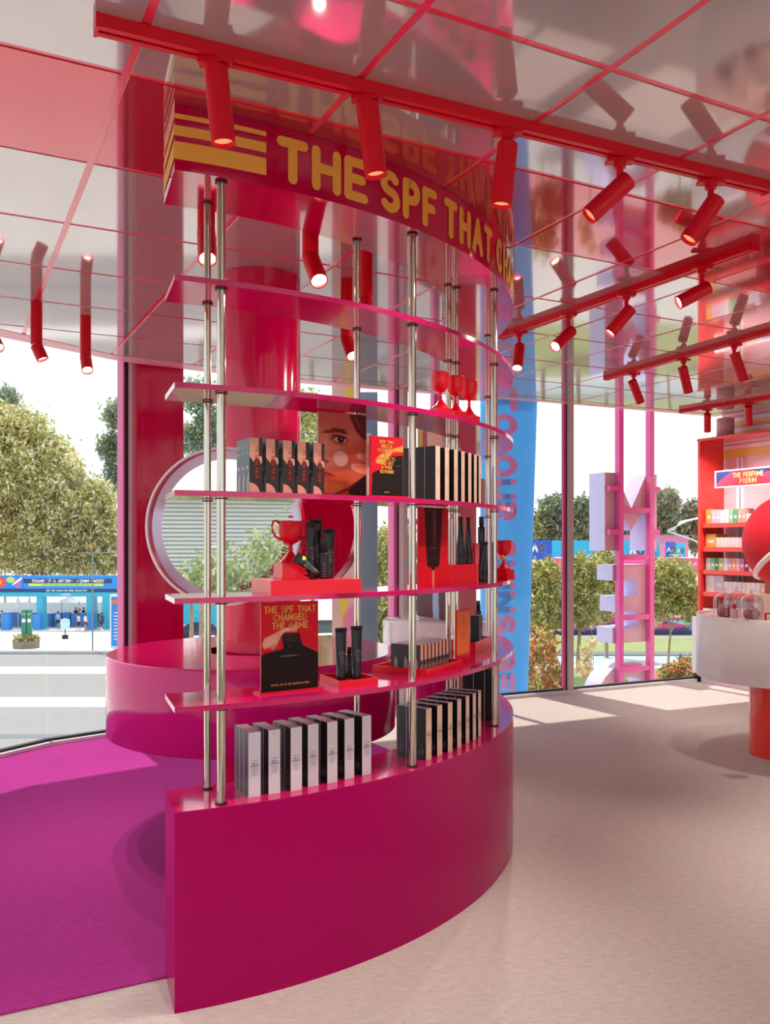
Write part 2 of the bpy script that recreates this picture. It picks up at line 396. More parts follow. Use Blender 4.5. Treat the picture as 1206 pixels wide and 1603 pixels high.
for z in ZT[1:]:
    ub(MB()).m(MAG).arcslab((CX, CY), RI, RO, A0, A1, z-TH, z, 110).build('shelf', unit)
hdr = ub(MB()).m(CRIM).arcslab((CX, CY), RI-.03, RO, A0, A1, 2.513, CEIL-.001, 110).build('header', unit)
def hfn(a_start, z0, r=RO+.0025):
    def f_(x, y): a = a_start+math.degrees(x/RO); q = pol(a, r); return (q.x, q.y, z0+y)
    return f_
for word, a, wd_ in (('THE', -60.2, 1.2), ('SPF', -48.4, 1.0), ('THAT', -38.2, .93), ('CHANGED', -24.2, .95), ('THE', 0.5, .95)):
    tx = ub(MB()).m(YEL); tx.text(word, .112, hfn(a+.5, 2.552), t=.29, gap=.40, wid=wd_, caps=12); tx.build('lettering', hdr)
for z0, z1 in ((2.667, 2.681), (2.616, 2.646), (2.546, 2.598)):
    st = ub(MB()).m(YEL).arcslab((CX, CY), RO, RO+.002, A0-.04, -61.2, z0, z1, 12)
    e0 = pol(A0-.06, RI-.03); e1 = pol(A0-.06, RO+.002); st.quad((e0.x, e0.y, z0), (e1.x, e1.y, z0), (e1.x, e1.y, z1), (e0.x, e0.y, z1))
    st.build('yellow_stripe', hdr)
COLL = {}
POSTS = [(-65.2, 1.712, .0115), (-65.2, 1.893, .0137), (-45.3, 1.70, .0115), (-42.3, 1.888, .0137), (-22.5, 1.70, .0125), (-20.8, 1.72, .0125), (-17.9, 1.868, .0137), (8.0, 1.868, .0137), (10.5, 1.70, .0125)]
for a, r, rad in POSTS:
    q = pol(a, r); po = ub(MB()).m(CHROME).cyl((q.x, q.y, .60), (q.x, q.y, 2.513), rad, seg=20).build('post', unit)
    k_ = rad > .013
    if k_ not in COLL: COLL[k_] = MB().m(DARKM).cyl((0, 0, 0), (0, 0, .004), rad+.006, seg=16).build('collar', po); first_c = True
    else: first_c = False
    for z in ZT[1:]+[2.513, .625]:
        zc_ = (z-TH if z < 2.5 else z)-.006
        if z == .625: zc_ = .601
        if first_c: co = COLL[k_]; first_c = False
        else: co = COLL[k_].copy(); C.objects.link(co); co.parent = po
        co.location = Vector((q.x, q.y, zc_))+O

# ================================================================= TRACKS AND SPOTLIGHTS
def track(name, label, p0, p1):
    p0 = Vector(p0); p1 = Vector(p1); t = thing(name, label, 'track light rail', (p0+p1)/2); d = (p1-p0).normalized(); n_ = Vector((-d.y, d.x, 0)); L = (p1-p0).length/2
    R = Matrix(((d.x, n_.x, 0, 0), (d.y, n_.y, 0, 0), (0, 0, 1, 0), (0, 0, 0, 1)))
    s = MB(); s.M = R
    z1 = CEIL-t.location.z; s.m(RED).box(-L, L, -.024, -.006, z1-.034, z1); s.box(-L, L, .006, .024, z1-.034, z1); s.box(-L, L, -.006, .006, z1-.018, z1); s.build('rail', t)
    for k in (-1, 1):
        e = MB(); e.M = R; e.m(RED).box(k*L-.003 if k > 0 else k*L-.006, k*L+.006 if k > 0 else k*L+.003, -.026, .026, z1-.037, z1); e.build('end_cap', t)
    return t
def CP(u, v): q = G2(u, v); return (q.x, q.y, CEIL)
def G2(u, v): D = (CEIL-EYE)*F/(HV-v); return Vector(((u-603)/F*D, D, CEIL))
T1 = (G2(152, 27), G2(1202, 287)); T2 = (G2(786, 522), G2(1182, 380)); T3 = (G2(950, 588), G2(1260, 498)); T4 = (G2(1067, 641), Vector((4.6, 5.7, CEIL)))
track('lighting_track', 'long red ceiling track nearest the camera, crossing above the lettered header', *T1)
track('lighting_track', 'red ceiling track with four lit spotlights right of the header', *T2)
track('lighting_track', 'short red ceiling track above the pink ladder letters', *T3)
track('lighting_track', 'red ceiling track nearest the perfume shelves', *T4)
def spot(label, top, bot, r=.032, drop=0, lit=True, mount='track', L=.185, energy=None, group='red cylinder spotlights'):
    """top = pivot end of the can, bot = mouth (world points)"""
    top = Vector(top); bot = Vector(bot); d = (bot-top).normalized()
    t = thing('spotlight', label, 'spotlight', (top.x, top.y, CEIL), 0, group); o = t.location
    def nb(): m_ = MB(); m_.M = Matrix.Translation(-o); return m_
    s = nb().m(RED); n_ = d.orthogonal()
    s.cyl(top, bot, r, seg=28, caps=False); s.disc(top, -d, r, 28); s.disc(bot, d, r, 28, r0=r*.86)
    s.cyl(bot, bot-d*.03, r*.86, r*.8, seg=28, caps=False)
    s.build('can', t)
    nb().m(LAMP if lit else mat('lamp_off', 'E8A070', .4, emit=.6)).disc(bot-d*.012, d, r*.84, 24).build('lens', t)
    s = nb().m(RED); piv = top+d*.035
    zr = CEIL-.034 if mount == 'track' else CEIL
    if mount == 'track':
        c_ = Vector((piv.x, piv.y, 0)) if abs(d.z) < .93 else Vector((top.x, top.y, 0))
        s.box(c_.x-.045, c_.x+.045, c_.y-.018, c_.y+.018, zr-.014, zr-.0005); s.cyl((c_.x, c_.y, zr-.03), (c_.x, c_.y, zr-.014), .02, seg=14)
        s.cyl((c_.x, c_.y, zr-.02), (c_.x, c_.y, (piv.z if abs(d.z) < .93 else top.z)-.002), .011, seg=12)
        s.build('adapter', t)
    else:
        s.cyl((top.x, top.y, top.z+.006), (top.x, top.y, CEIL-.0005), r*.95, seg=24); s.cyl((top.x, top.y, top.z-.012), (top.x, top.y, top.z+.02), .01, seg=10)
        s.build('stem', t)
    ld = bpy.data.lights.new('spot_beam', 'SPOT'); ld.energy = (energy if energy is not None else SPOT_W); ld.spot_size = math.radians(75); ld.spot_blend = .9; ld.color = (1, .90, .82); ld.shadow_soft_size = .02
    lo = bpy.data.objects.new('spot_beam', ld); C.objects.link(lo); lo.parent = t; lo.location = bot+d*.006-o; lo.rotation_euler = (-d).to_track_quat('Z', 'Y').to_euler()
    return t
def head(label, T, u, v0, u1, v1, toward=1, hz=.0, **kw):
    """find depth on track T under pixel column u; top at (u,v0), mouth at (u1,v1); depth change gives the can its length"""
    a, b = T; k = (u-603)/F; t = (k*a.y-a.x)/((b.x-a.x)-k*(b.y-a.y)); D = a.y+(b.y-a.y)*t
    top = W(u, v0, D); L = kw.get('L', .185); D2 = D
    for _ in range(30):
        q = W(u1, v1, D2); dx = (q.x-top.x); dz = q.z-top.z; rem = L*L-dx*dx-dz*dz; D2 = D-toward*math.sqrt(max(rem, 0))
    return spot(label, top, W(u1, v1, D2), **kw)
NT = 'near track over the header'
for i, a in enumerate([(338, 108, 350, 225, 1), (575, 164, 589, 275, 1), (795, 226, 785, 322, 1), (983, 282, 922, 338, 1), (1122, 312, 1078, 376, 1)]):
    head('red can spotlight, %s from the left on the long %s' % (ORD[i], NT), T1, *a[:4], toward=a[4], lit=False, energy=SPOT_W*.6)
for i, a in enumerate([(814, 542, 810, 577), (895, 518, 869, 543), (988, 483, 955, 522), (1110, 450, 1062, 474)]):
    head('lit red can spotlight, %s from the left on the track right of the header' % ORD[i], T2, *a, toward=1)
for i, a in enumerate([(990, 596, 1003, 630), (1069, 575, 1078, 614), (1150, 553, 1165, 597)]):
    head('red can spotlight, %s from the left on the short track above the ladder letters' % ORD[i], T3, *a, toward=-1, lit=False)
for i, a in enumerate([(1108, 648, 1108, 675), (1172, 636, 1173, 664)]):
    head('small red can spotlight, %s on the track by the perfume shelves' % ['left one', 'right one'][i], T4, *a, toward=-1, lit=False)
def pend(label, u, vtop, u0, v0, u1, v1, D, **kw):
    top = W(u0, v0, D); L = kw.pop('L', .11)
    D2 = D
    for _ in range(30):
        q = W(u1, v1, D2); rem = L*L-(q-top).x**2-(q-top).z**2; D2 = D-math.sqrt(max(rem, 0))
    return spot(label, top, W(u1, v1, D2), mount='ceiling', **kw)
pend('lit red pendant spotlight, middle of the three over the left window', 58, 510, 57, 541, 67, 563, 4.7, group='red pendant spotlights')
pend('lit red pendant spotlight, rightmost of the three over the left window', 135, 520, 134, 559, 137, 580, 5.0, group='red pendant spotlights')
pend('lit red pendant spotlight cut by the left picture edge', -12, 500, -12, 525, -3, 545, 4.6, group='red pendant spotlights')
pend('lit red pendant spotlight behind the chrome posts at the left end', 324, 340, 323, 364, 325, 406, 3.1, r=.033, L=.15, energy=SPOT_W*.4, group='red pendant spotlights')
pend('lit red pendant spotlight hanging right of the magenta column', 491, 378, 486, 403, 500, 440, 3.25, r=.033, L=.15, energy=SPOT_W*.4, group='red pendant spotlights')
pend('red pendant spotlight seen between the upper two shelves', 548, 520, 543, 532, 553, 558, 4.3, L=.13, energy=SPOT_W*.4, group='red pendant spotlights')
pend('red pendant spotlight behind the second chrome post', 574, 424, 573, 470, 575, 492, 3.9, L=.1, energy=SPOT_W*.4, group='red pendant spotlights')
# added fill spotlights out of view, put in to brighten the shop
for i, (x, y) in enumerate([(1.2, -.6), (3.0, .6), (4.8, 1.8), (2.6, 3.6), (5.2, 4.2), (4.3, 5.6), (-1.2, .8), (6.0, 0), (-.4, -1.8)]):
    spot('added fill spotlight outside the picture, %s' % ['behind the camera on the right', 'right of the camera', 'far right of the camera', 'right of the plinth', 'by the right wall', 'before the perfume shelves', 'left of the camera', 'near the far right corner', 'nearest the back windows'][i], (x, y, CEIL-.12), (x, y, CEIL-.30), mount='ceiling', energy=SPOT_W*3.4, group='added fill spotlights outside the picture')

# ================================================================= ROUND COUNTER + COLUMN + MIRRORS
col = thing('round_column', 'wide glossy magenta round column rising from the round counter to the ceiling', 'column', (-.62, 4.3, 0))
MB().m(CRIM2).lathe([(.2, 0), (.2, CEIL-.001)], 64).build('shaft', col)
MB().m(CRIM2).lathe([(.206, 0), (.206, .05), (.2, .05)], 64).build('base_ring', col)
ct = thing('round_counter', 'glossy magenta drum counter ringing the round column', 'counter', (-.65, 4.3, 0))
MB().m(MAGD).lathe([(.69, .5), (.70, .505), (.70, .868), (.695, .8735)], 96).build('drum', ct)
MB().m(MAG).lathe([(.695, .8735), (.69, .875), (.235, .875)], 96, smooth=False).build('top', ct)
MB().m(MAG).lathe([(.69, .5), (.235, .5)], 96, smooth=False).build('underside', ct)
def mirror(name, label, M, n_, front):
    t = thing(name, label, 'mirror', M); n_ = Vector(n_).normalized(); r = Vector((-n_.y, n_.x, 0)).normalized(); 
    if r.x < 0: r = -r
    R = Matrix(((r.x, 0, n_.x, 0), (r.y, 0, n_.y, 0), (0, 1, n_.z, 0), (0, 0, 0, 1)))
    s = MB(); s.M = R; s.m(CRIM2).lathe([(.345, -.03), (.345, .09)], 96).lathe([(.338, .09), (.338, .003)], 96).build('casing', t)
    s = MB(); s.M = R; s.m(WHITE).lathe([(.348, .088), (.348, .094), (.337, .094), (.337, .088)], 96).build('rim', t)
    s = MB(); s.M = R; s.m(CRIM2).disc((0, 0, -.03), (0, 0, 1), .345, 96).build('back', t)
    s = MB(); s.M = R; s.m(CRIM2).cyl((0, 0, -.19), (0, 0, -.0305), .03, seg=20).build('bracket', t)
    if front:
        s = MB(); s.M = R; s.m(LILAC).lathe([(.338, .035), (.300, .02)], 96, smooth=False).build('bevel', t)
        s = MB(); s.M = R; s.m(MIRR).disc((0, 0, .02), (0, 0, 1), .300, 96).build('mirror_glass', t)
        s = MB(); s.M = R; s.m(mat('mirror_lettering', 'B81838', .5))
        def f_(x, y, base=math.radians(-78), rr=.290):
            p_ = base+x/rr; q = rr-y; return (q*math.cos(p_), q*math.sin(p_), .0215)
        s.text('YOUR SKIN UNDEFEATED', .019, f_, t=.26, gap=.34, caps=6); s.build('lettering', t)
    return t
mirror('round_mirror', 'round mirror in a magenta casing with white rim, left of the column', (-.70, 3.88, 1.475), (-.082, -.997, 0), True)
mirror('round_mirror', 'back of a round magenta mirror with white rim, right of the column', (-.478, 4.62, 1.48), (.30, .95, 0), True)

# ================================================================= PRODUCTS
def carton(w_, d_, h_, fm, sm_, tm, deco=None):
    s = MB(); x, y = w_/2, d_/2
    def v(a, b, c): return (a, b, c)
    s.m(fm).quad((-x,-y,0), (x,-y,0), (x,-y,h_), (-x,-y,h_)); s.quad((x,y,0), (-x,y,0), (-x,y,h_), (x,y,h_))
    s.m(sm_).quad((-x,y,0), (-x,-y,0), (-x,-y,h_), (-x,y,h_)); s.quad((x,-y,0), (x,y,0), (x,y,h_), (x,-y,h_))
    s.m(tm).quad((-x,-y,h_), (x,-y,h_), (x,y,h_), (-x,y,h_)); s.quad((-x,y,0), (x,y,0), (x,-y,0), (-x,-y,0))
    if deco: deco(s, x, y, h_)
    return s
def deco_white(s, x, y, h):
    fn = plane_fn((0, -y-.0004, 0), (1, 0, 0), (0, 0, 1)); s.m(GREYT)
    def at(z): return lambda a, b: fn(a, b+z)
    s.text('MECCA', .0022, at(h*.94), align='c', caps=0, t=.2); 
    s.m(BLACKC).text('MECCA', .0042, at(h*.50), align='c', caps=0, t=.26); s.text('COSMETICA', .0042, at(h*.465), align='c', caps=0, t=.26)
    s.m(GREYT)
    for k, l in enumerate((.024, .02, .024, .018, .022, .016)): s.box(-l/2, l/2, -y-.0004, -y, h*(.44-.022*k), h*(.44-.022*k)+.001)
    for k, l in enumerate((.026, .022)): s.box(-l/2, l/2, -y-.0004, -y, h*(.56-.02*k), h*(.56-.02*k)+.001)
    # thin white edges
    s.m(WCARD)
    for yy in (-y, y): s.box(-x-.0005, -x+.001, yy-.0006, yy+.0006, 0, h)
    # pale figure on black side
    s.m(mat('charcoal_print', '4A464C', .5)).face([s.vt((-x-.0004, math.cos(2*PI*k/14)*y*.62, h*.16+math.sin(2*PI*k/14)*y*.62)) for k in range(14)])
    s.m(WCARD).quad((-x-.0006, -.002, h*.28), (-x-.0006, .0, h*.28-.002), (-x-.0006, .002, h*.28), (-x-.0006, 0, h*.28+.002))
def deco_cream(s, x, y, h):
    fn = plane_fn((0, -y-.0004, 0), (1, 0, 0), (0, 0, 1)); s.m(GREYT)
    for k in range(8): s.box(-.006+(k % 3)*.001, .006, -y-.0004, -y, h*(.62-.02*k), h*(.62-.02*k)+.001)
    s.box(-.005, .005, -y-.0004, -y, h*.92, h*.92+.001)
    s.m(WCARD)
    for yy in (-y, y): s.box(-x-.0005, -x+.0008, yy-.0005, yy+.0005, 0, h)
def deco_save(s, x, y, h):
    yy = -y-.0004
    fn = lambda a, b: (a, yy, b)
    s.m(BROWNB).face([s.vt(fn(a, b)) for a, b in [(-x, 0), (x, 0), (x, h), (x*.45, h), (x*.45, h*.62), (x*.2, h*.66), (-.1*x, h*.64), (-x*.35, h*.56), (-x*.55, h*.60), (-x, h*.66)]])
    yy = -y-.0007
    s.m(PEACH).face([s.vt(fn(a, b)) for a, b in [(-x, 0), (x*.62, 0)]+[(-x+x*1.62*math.cos(t), h*.2*math.sin(t)) for t in np.linspace(.1, PI/2, 8)]])
    s.face([s.vt(fn(a, b)) for a, b in [(x*.35, h*.66), (x*.75, h*.54), (x, h*.56), (x*.95, h*.66), (x*.6, h*.68)]])
    yy = -y-.001
    s.m(REDTX).text('TO SAVE FACE', .0088, lambda a, b: (x*.10+b-.004, yy, h*.84-a), t=.2, gap=.45, caps=6)
    xx = -x-.0005; s.m(mat('pale_print', 'D8D4D0', .5))
    s.text('SO', .008, lambda a, b: (xx, y*.5-a, h*.83+b), t=.25, caps=0)
    s.box(xx, -x, -y*.5, y*.5, h*.72, h*.72+.002); s.box(xx, -x, -y*.4, y*.5, h*.48, h*.48+.003); s.box(xx, -x, -y*.4, y*.5, h*.45, h*.45+.003)
    s.m(mat('grey_figure', '9AA0A0', .5)).face([s.vt((xx-.0002, q, r_)) for q, r_ in [(-y, 0), (y*.4, 0), (y*.3, h*.2), (-y*.2, h*.34), (-y, h*.40)][::-1]])
def deco_small(s, x, y, h):
    yy = -y-.0004; s.m(BLACKC).box(-x, x, -y-.0005, -y, h*.28, h*.45)
    s.m(BLACKC).face([s.vt((a, yy, b)) for a, b in [(x*.3, 0), (x, 0), (x, h), (x*.3, h)]])
    s.m(PEACH).lathe([(.0001, 0)], 3) if 0 else None
    s.m(mat('mauve_print', '8A6A70', .5)).face([s.vt((a, yy-.0004, b)) for a, b in [(-x*.8, 0), (x*.5, 0), (x*.5, h*.24), (x*.1, h*.32), (0, h*.42), (-x*.3, h*.42), (-x*.4, h*.32), (-x*.8, h*.22)]])
    xx = -x-.0005; s.m(mat('light_grey_print', '9A9498', .5)).face([s.vt((xx, a, b)) for a, b in [(-y*.5, h*.05), (y*.3, h*.05), (y*.3, h*.4), (0, h*.6), (-y*.4, h*.4)][::-1]])
def group_rows(proto, fronts, z, w_, d_, deep, names, lab, group, cat='carton'):
    first = True
    for i, (px, py) in enumerate(fronts):
        a = math.atan2(py-CY, px-CX); o = Vector((math.cos(a), math.sin(a), 0)); t = Vector((-math.sin(a), math.cos(a), 0))
        for k in range(deep):
            c = Vector((px, py, z))+t*w_/2-o*(d_/2+k*(d_+.0006)); l = lab % (names[k], ORD[i])
            if first: proto.location = c; proto.rotation_euler = (0, 0, a+PI/2); tag(proto, l, cat, group); first = False
            else: dup(proto, c, a+PI/2, l)
def GP(lst, z): return [(G(u, v, z).x, G(u, v, z).y) for u, v in lst]
Z0 = .6
pr = carton(.040, .045, .204, WCARD, BLACK, WCARD, deco_white).build('product_carton')
group_rows(pr, GP([(389.3,1248.8),(420.7,1243.7),(455.5,1238.7),(482.4,1232),(512.8,1226.8),(540,1220.6),(567.4,1214.4)], Z0), Z0, .040, .045, 3, ['front', 'middle', 'rear'],
    'white-fronted black carton, %s of the %s row in the plinth left block', 'white-fronted cartons at the left of the plinth')
pr = carton(.033, .046, .19, CREAM, BLACK, WCARD, deco_white).build('product_carton')
group_rows(pr, GP([(668,1190.8),(685.4,1184),(702.1,1178.5),(716.7,1171.7),(730,1164.8),(741,1159.4),(749.5,1154)], Z0), Z0, .030, .046, 3, ['front', 'middle', 'rear'],
    'pink-fronted black carton, %s of the %s row in the plinth middle block', 'pink-fronted cartons at the middle of the plinth')
pr = carton(.036, .05, .235, BLACK, BLACK, WCARD, deco_cream).build('product_carton')
frs = [tuple(pol(a, 1.86)[:2]) for a in (-15.2, -13.6, -12.0, -10.4, -8.8)]
group_rows(pr, frs, Z0, .036, .05, 3, ['front', 'middle', 'rear'], 'tall black carton, %s of the %s row at the plinth far right end', 'black cartons at the far end of the plinth')
# shelf 3 (z 1.56): TO SAVE FACE cartons + cream-front cartons
Z3 = ZT[3]
def DP(lst): return [((u-603)/F*D, D) for u, D in lst]
pr = carton(.043, .042, .180, PEACH, TEAL, WCARD, deco_save).build('product_carton')
group_rows(pr, DP([(390.8,2.777),(416.8,2.817),(443.3,2.855),(466.1,2.892),(491,2.935)]), Z3, .043, .042, 3, ['front', 'middle', 'rear'],
    'peach and brown red-lettered carton, %s of the %s row on the fourth shelf', 'peach and brown lettered cartons')
pr = carton(.028, .05, .200, CREAM, BLACKC, WCARD, deco_cream).build('product_carton')
group_rows(pr, DP([(682.3,3.19),(697,3.25),(711.3,3.31),(722.6,3.375),(733.6,3.44),(742.6,3.50),(750,3.56)]), Z3, .028, .05, 3, ['front', 'middle', 'rear'],
    'slim cream-fronted carton, %s of the %s row on the fourth shelf', 'slim cream-fronted cartons')
pr = carton(.045, .06, .135, BLACKC, mat('wine_card', '6A1030', .5), BLACKC, deco_cream).build('product_carton')
group_rows(pr, [tuple(pol(a, 1.80)[:2]) for a in (-14.8, -12.9)], Z3, .045, .06, 1, ['lone'], 'short black carton with wine-red side, %s in the %s place behind the far posts', 'short black and wine cartons')

# trays
Z1 = ZT[1]
def tray(label, fl_, fr_, depth, h, z):
    """open red tray; front-left and front-right corners in plan"""
    a = Vector((*fl_, 0)); b = Vector((*fr_, 0)); L = (b-a).length; d = (b-a).normalized(); n_ = Vector((-d.y, d.x, 0))
    t = thing('display_tray', label, 'tray', (a.x, a.y, z), math.atan2(d.y, d.x)); q = .006
    MB().m(REDG).box(0, L, 0, depth, 0, q).build('tray_floor', t)
    for x0, x1, y0, y1 in ((0, L, 0, q), (0, L, depth-q, depth), (0, q, q, depth-q), (L-q, L, q, depth-q)): MB().m(REDG).box(x0, x1, y0, y1, q, h).build('tray_side', t)
    return t, d, n_, a, L
t2 = tray('shallow red tray holding two black tubes beside the red poster', (-.156, 2.934), (-.024, 3.0), .17, .024, Z1)
t3 = tray('shallow red tray filled with small dark cartons on the first shelf', (.152, 3.18), (.309, 3.46), .23, .026, Z1)
# small cartons in tray 3
pr = carton(.030, .042, .105, PEACH, mat('slate_card', '3A3A40', .5), mat('pale_top', 'B8B4C0', .5), deco_small).build('small_carton')
a3 = t3[3]; d3, n3 = t3[1], t3[2]; first = True
for i in range(8):
    for k in range(3):
        c = a3+d3*(.022+.0318*i+.015)+n3*(.035+.021+k*.0425); c.z = Z1+.0065
        l = 'small dark carton with mauve bottle print, %s of the %s row in the red tray' % (['front', 'middle', 'rear'][k], ORD[i])
        rz = math.atan2(d3.y, d3.x)
        if first: pr.location = c; pr.rotation_euler = (0, 0, rz); tag(pr, l, 'carton', 'small cartons in the red tray'); first = False
        else: dup(pr, c, rz, l)
# tubes
def tube(name, label, loc, rz, h, wtop=.044, r=.017, group=None, cap=.045, tilt=None, txt=True):
    t = thing(name, label, 'tube', loc, rz, group); s = MB().m(BLACK); n_ = 20; rings = []
    for i in range(9):
        k = i/8; z = cap+(h-cap)*k; a_ = r+(wtop/2-r)*k; b_ = r*(1-k)+.0015*k
        rings.append([s.vt((a_*math.cos(2*PI*j/n_), b_*math.sin(2*PI*j/n_), z)) for j in range(n_)])
    for p_, q_ in zip(rings, rings[1:]):
        for j in range(n_): s.face((p_[j], p_[(j+1) % n_], q_[(j+1) % n_], q_[j]), True)
    s.face(rings[-1]); s.build('body', t)
    MB().m(BLACK).lathe([(.0001, 0), (r*.93, 0), (r*.97, .003), (r*.97, cap-.003), (r*.9, cap-.001), (r*.9, cap)], 20).build('cap', t)
    MB().m(mat('matte_crimp', '0C0B0E', .6)).box(-wtop/2, wtop/2, -.0022, .0022, h-.012, h+.001).build('crimp', t)
    if txt:
        s = MB().m(GREYT)
        def fy(z): k = (z-cap)/(h-cap); return -(r*(1-k)+.0015*k)-.0008
        for k, (hh, body) in enumerate(((.0035, 'MECCA'), (.0035, 'COSMETICA'))): s.text(body, hh, lambda a, b, z=h*.55-k*.007: (a, fy(z+b), z+b), align='c', caps=0, t=.25)
        for k in range(6):
            z = h*.55-.014-k*.005; l = .008-(k % 3)*.0015; s.quad((-l, fy(z), z), (l, fy(z), z), (l, fy(z), z+.0012), (-l, fy(z), z+.0012))
        s.build('lettering', t)
    return t
def at2(u, D, z): return ((u-603)/F*D, D, z)
rr = math.radians(28)
tube('sunscreen_tube', 'black squeeze tube standing at the left in the shallow red tray', at2(534, 3.03, Z1+.007), rr, .186)
tube('sunscreen_tube', 'black squeeze tube standing at the right in the shallow red tray', at2(558.5, 3.06, Z1+.007), rr, .19)
# bottle behind tubes
def bottle(name, label, loc, r, hb, hc, rc=None, m_=None, cat='bottle'):
    t = thing(name, label, cat, loc); rc = rc or r*.6; m_ = m_ or BLACK
    MB().m(m_).lathe([(.0001, 0), (r*.94, 0), (r, .003), (r, hb-.004), (r*.9, hb), (rc*.7, hb+.001), (rc*.7, hb+.005)], 24).build('body', t)
    MB().m(BLACK).lathe([(rc*.7, hb+.004), (rc, hb+.005), (rc, hb+hc-.002), (rc*.95, hb+hc), (.0001, hb+hc)], 24).build('cap', t)
    s = MB().m(GREYT)
    for k in range(6): z = hb*.6-k*.009; s.quad(*[(math.cos(t_)*(r+.0005), math.sin(t_)*(r+.0005), z_) for t_, z_ in ((-1.9, z), (-1.3, z), (-1.3, z+.0025), (-1.9, z+.0025))])
    s.build('lettering', t)
    return t
bottle('sunscreen_bottle', 'small black bottle behind the two tubes in the shallow red tray', at2(547, 3.12, Z1+.007), .014, .08, .03)
# poster stands
def paint_mesh(name, parent, img, w_, h_, y=0., x0=0., z0=0., M=None, scale=1):
    H, W_ = img.shape[:2]; xs = np.linspace(0, w_, W_)+x0; zs = np.linspace(h_, 0, H)+z0
    X, Z = np.meshgrid(xs, zs); V = np.stack([X.ravel(), np.full(X.size, y), Z.ravel()], 1)
    idx = np.arange(H*W_).reshape(H, W_); q = np.stack([idx[1:, :-1], idx[1:, 1:], idx[:-1, 1:], idx[:-1, :-1]], -1).reshape(-1, 4)
    me = bpy.data.meshes.new(name); me.from_pydata(V.tolist(), [], q.tolist()); me.update()
    at = me.color_attributes.new('Col', 'FLOAT_COLOR', 'POINT'); c = np.clip(img.reshape(-1, 3), 0, 1); c = np.where(c <= .04045, c/12.92, ((c+.055)/1.055)**2.4)
    at.data.foreach_set('color', np.c_[c, np.ones(len(c))].astype(np.float32).ravel()); me.materials.append(PAINT)
    o = bpy.data.objects.new(name, me); C.objects.link(o); o.parent = parent; return o
def hexc(c): return np.array([int(c[i:i+2], 16)/255 for i in (0, 2, 4)])
class Cv:
    def __init__(s, W_, H, c): s.a = np.ones((H, W_, 3))*hexc(c); s.W = W_; s.H = H; s.X, s.Y = np.meshgrid((np.arange(W_)+.5)/W_, (np.arange(H)+.5)/H)
    def mix(s, m_, c): c = hexc(c) if isinstance(c, str) else c; s.a = s.a*(1-m_[..., None])+c*m_[..., None]; return s
    def ell(s, cx, cy, rx, ry, c, soft=.15, rot=0, al=1.):
        t = math.radians(rot); dx, dy = s.X-cx, (s.Y-cy); u = (dx*math.cos(t)+dy*math.sin(t))/rx; v = (-dx*math.sin(t)+dy*math.cos(t))/ry
        d = np.sqrt(u*u+v*v); return s.mix(np.clip((1-d)/soft+.5, 0, 1)*al, c)
    def poly(s, P_, c, al=1.):
        m_ = np.zeros(s.X.shape, bool); n_ = len(P_)
        for i in range(n_):
            (x0, y0), (x1, y1) = P_[i], P_[(i+1) % n_]
            cond = ((y0 > s.Y) != (y1 > s.Y)); xi = (x1-x0)*(s.Y-y0)/((y1-y0) if y1 != y0 else 1e-9)+x0; m_ ^= cond & (s.X < xi)
        return s.mix(m_.astype(float)*al, c)
def poster(name, label, pL, pR, h, z, img=None, base=True, thick=.006, cat='poster', edge=REDG, imgm=0.):
    a = Vector((*pL, 0)); b = Vector((*pR, 0)); L = (b-a).length; t = thing(name, label, cat, (a.x, a.y, z), math.atan2(b.y-a.y, b.x-a.x))
    z0 = .006 if base else 0
    MB().m(edge).box(0, L, 0, thick, z0, h).build('board', t)
    if base: MB().m(REDG).box(-.012, L+.012, -.02, .035, 0, .006).build('foot', t)
    if img is not None: paint_mesh('print', t, img, L-2*imgm, h-z0-2*imgm, -.0006, imgm, z0+imgm)
    return t, L
def spf_art(W_, H, crop=False):
    c = Cv(W_, H, 'D80F26')
    c.poly([(0, 1), (0, .60), (.06, .57), (.38, .53), (.40, .45), (.70, .45), (.72, .50), (1, .60), (1, 1)] if not crop else [(.04, 1), (.06, .62), (.3, .55), (.5, .52), (.52, .34), (1, .30), (1, 1)], '1E1210')
    if not crop:
        c.poly([(.40, .56), (.34, .36), (.66, .36), (.72, .56)], '1E1210')
        for y in (.375, .40, .425, .45): c.ell(.52, y, .17, .006, '3C2C28', .5)
        c.poly([(.02, .47), (.06, .40), (.20, .36), (.32, .33), (.62, .26), (.64, .24), (.62, .34), (.40, .345), (.33, .40), (.28, .48), (.20, .54), (.16, .50), (.06, .52)], 'E2A088')
        c.ell(.16, .45, .11, .05, 'F0BBA4', .8, -20, .7); c.ell(.45, .31, .17, .014, 'F2C4AC', .8, -10, .8); c.ell(.22, .50, .06, .03, 'C07A66', .9, 0, .5)
        c.ell(.48, .615, .17, .005, '9A8A86', .6); c.ell(.5, .50, .07, .004, '8A7A76', .6)
    else:
        c.poly([(.16, .42), (.25, .33), (.6, .22), (1, .13), (1, .24), (.7, .25), (.52, .36), (.4, .46), (.2, .45)], 'E89A40')
        c.ell(.4, .35, .2, .06, 'F2B060', .8, -20, .8)
        for y in (.31, .40, .48): c.ell(.85, y, .12, .004, '8A7A6A', .6)
    return c.a
p1, L1 = poster('poster_stand', 'red poster of a black tube squirting cream, titled in yellow, on the first shelf', (-.402, 2.812), (-.2256, 2.925), .296, Z1, spf_art(84, 120))
s = MB().m(mat('yellow_lettering', 'E8A840', .5))
def pf(L, z): return lambda a, b: (L/2+a, -.0012, z+b)
for k, wd in enumerate(('THE SPF THAT', 'CHANGED', 'THE GAME')): s.text(wd, .0195, pf(L1, .262-k*.0265), align='c', t=.25, gap=.30, caps=8)
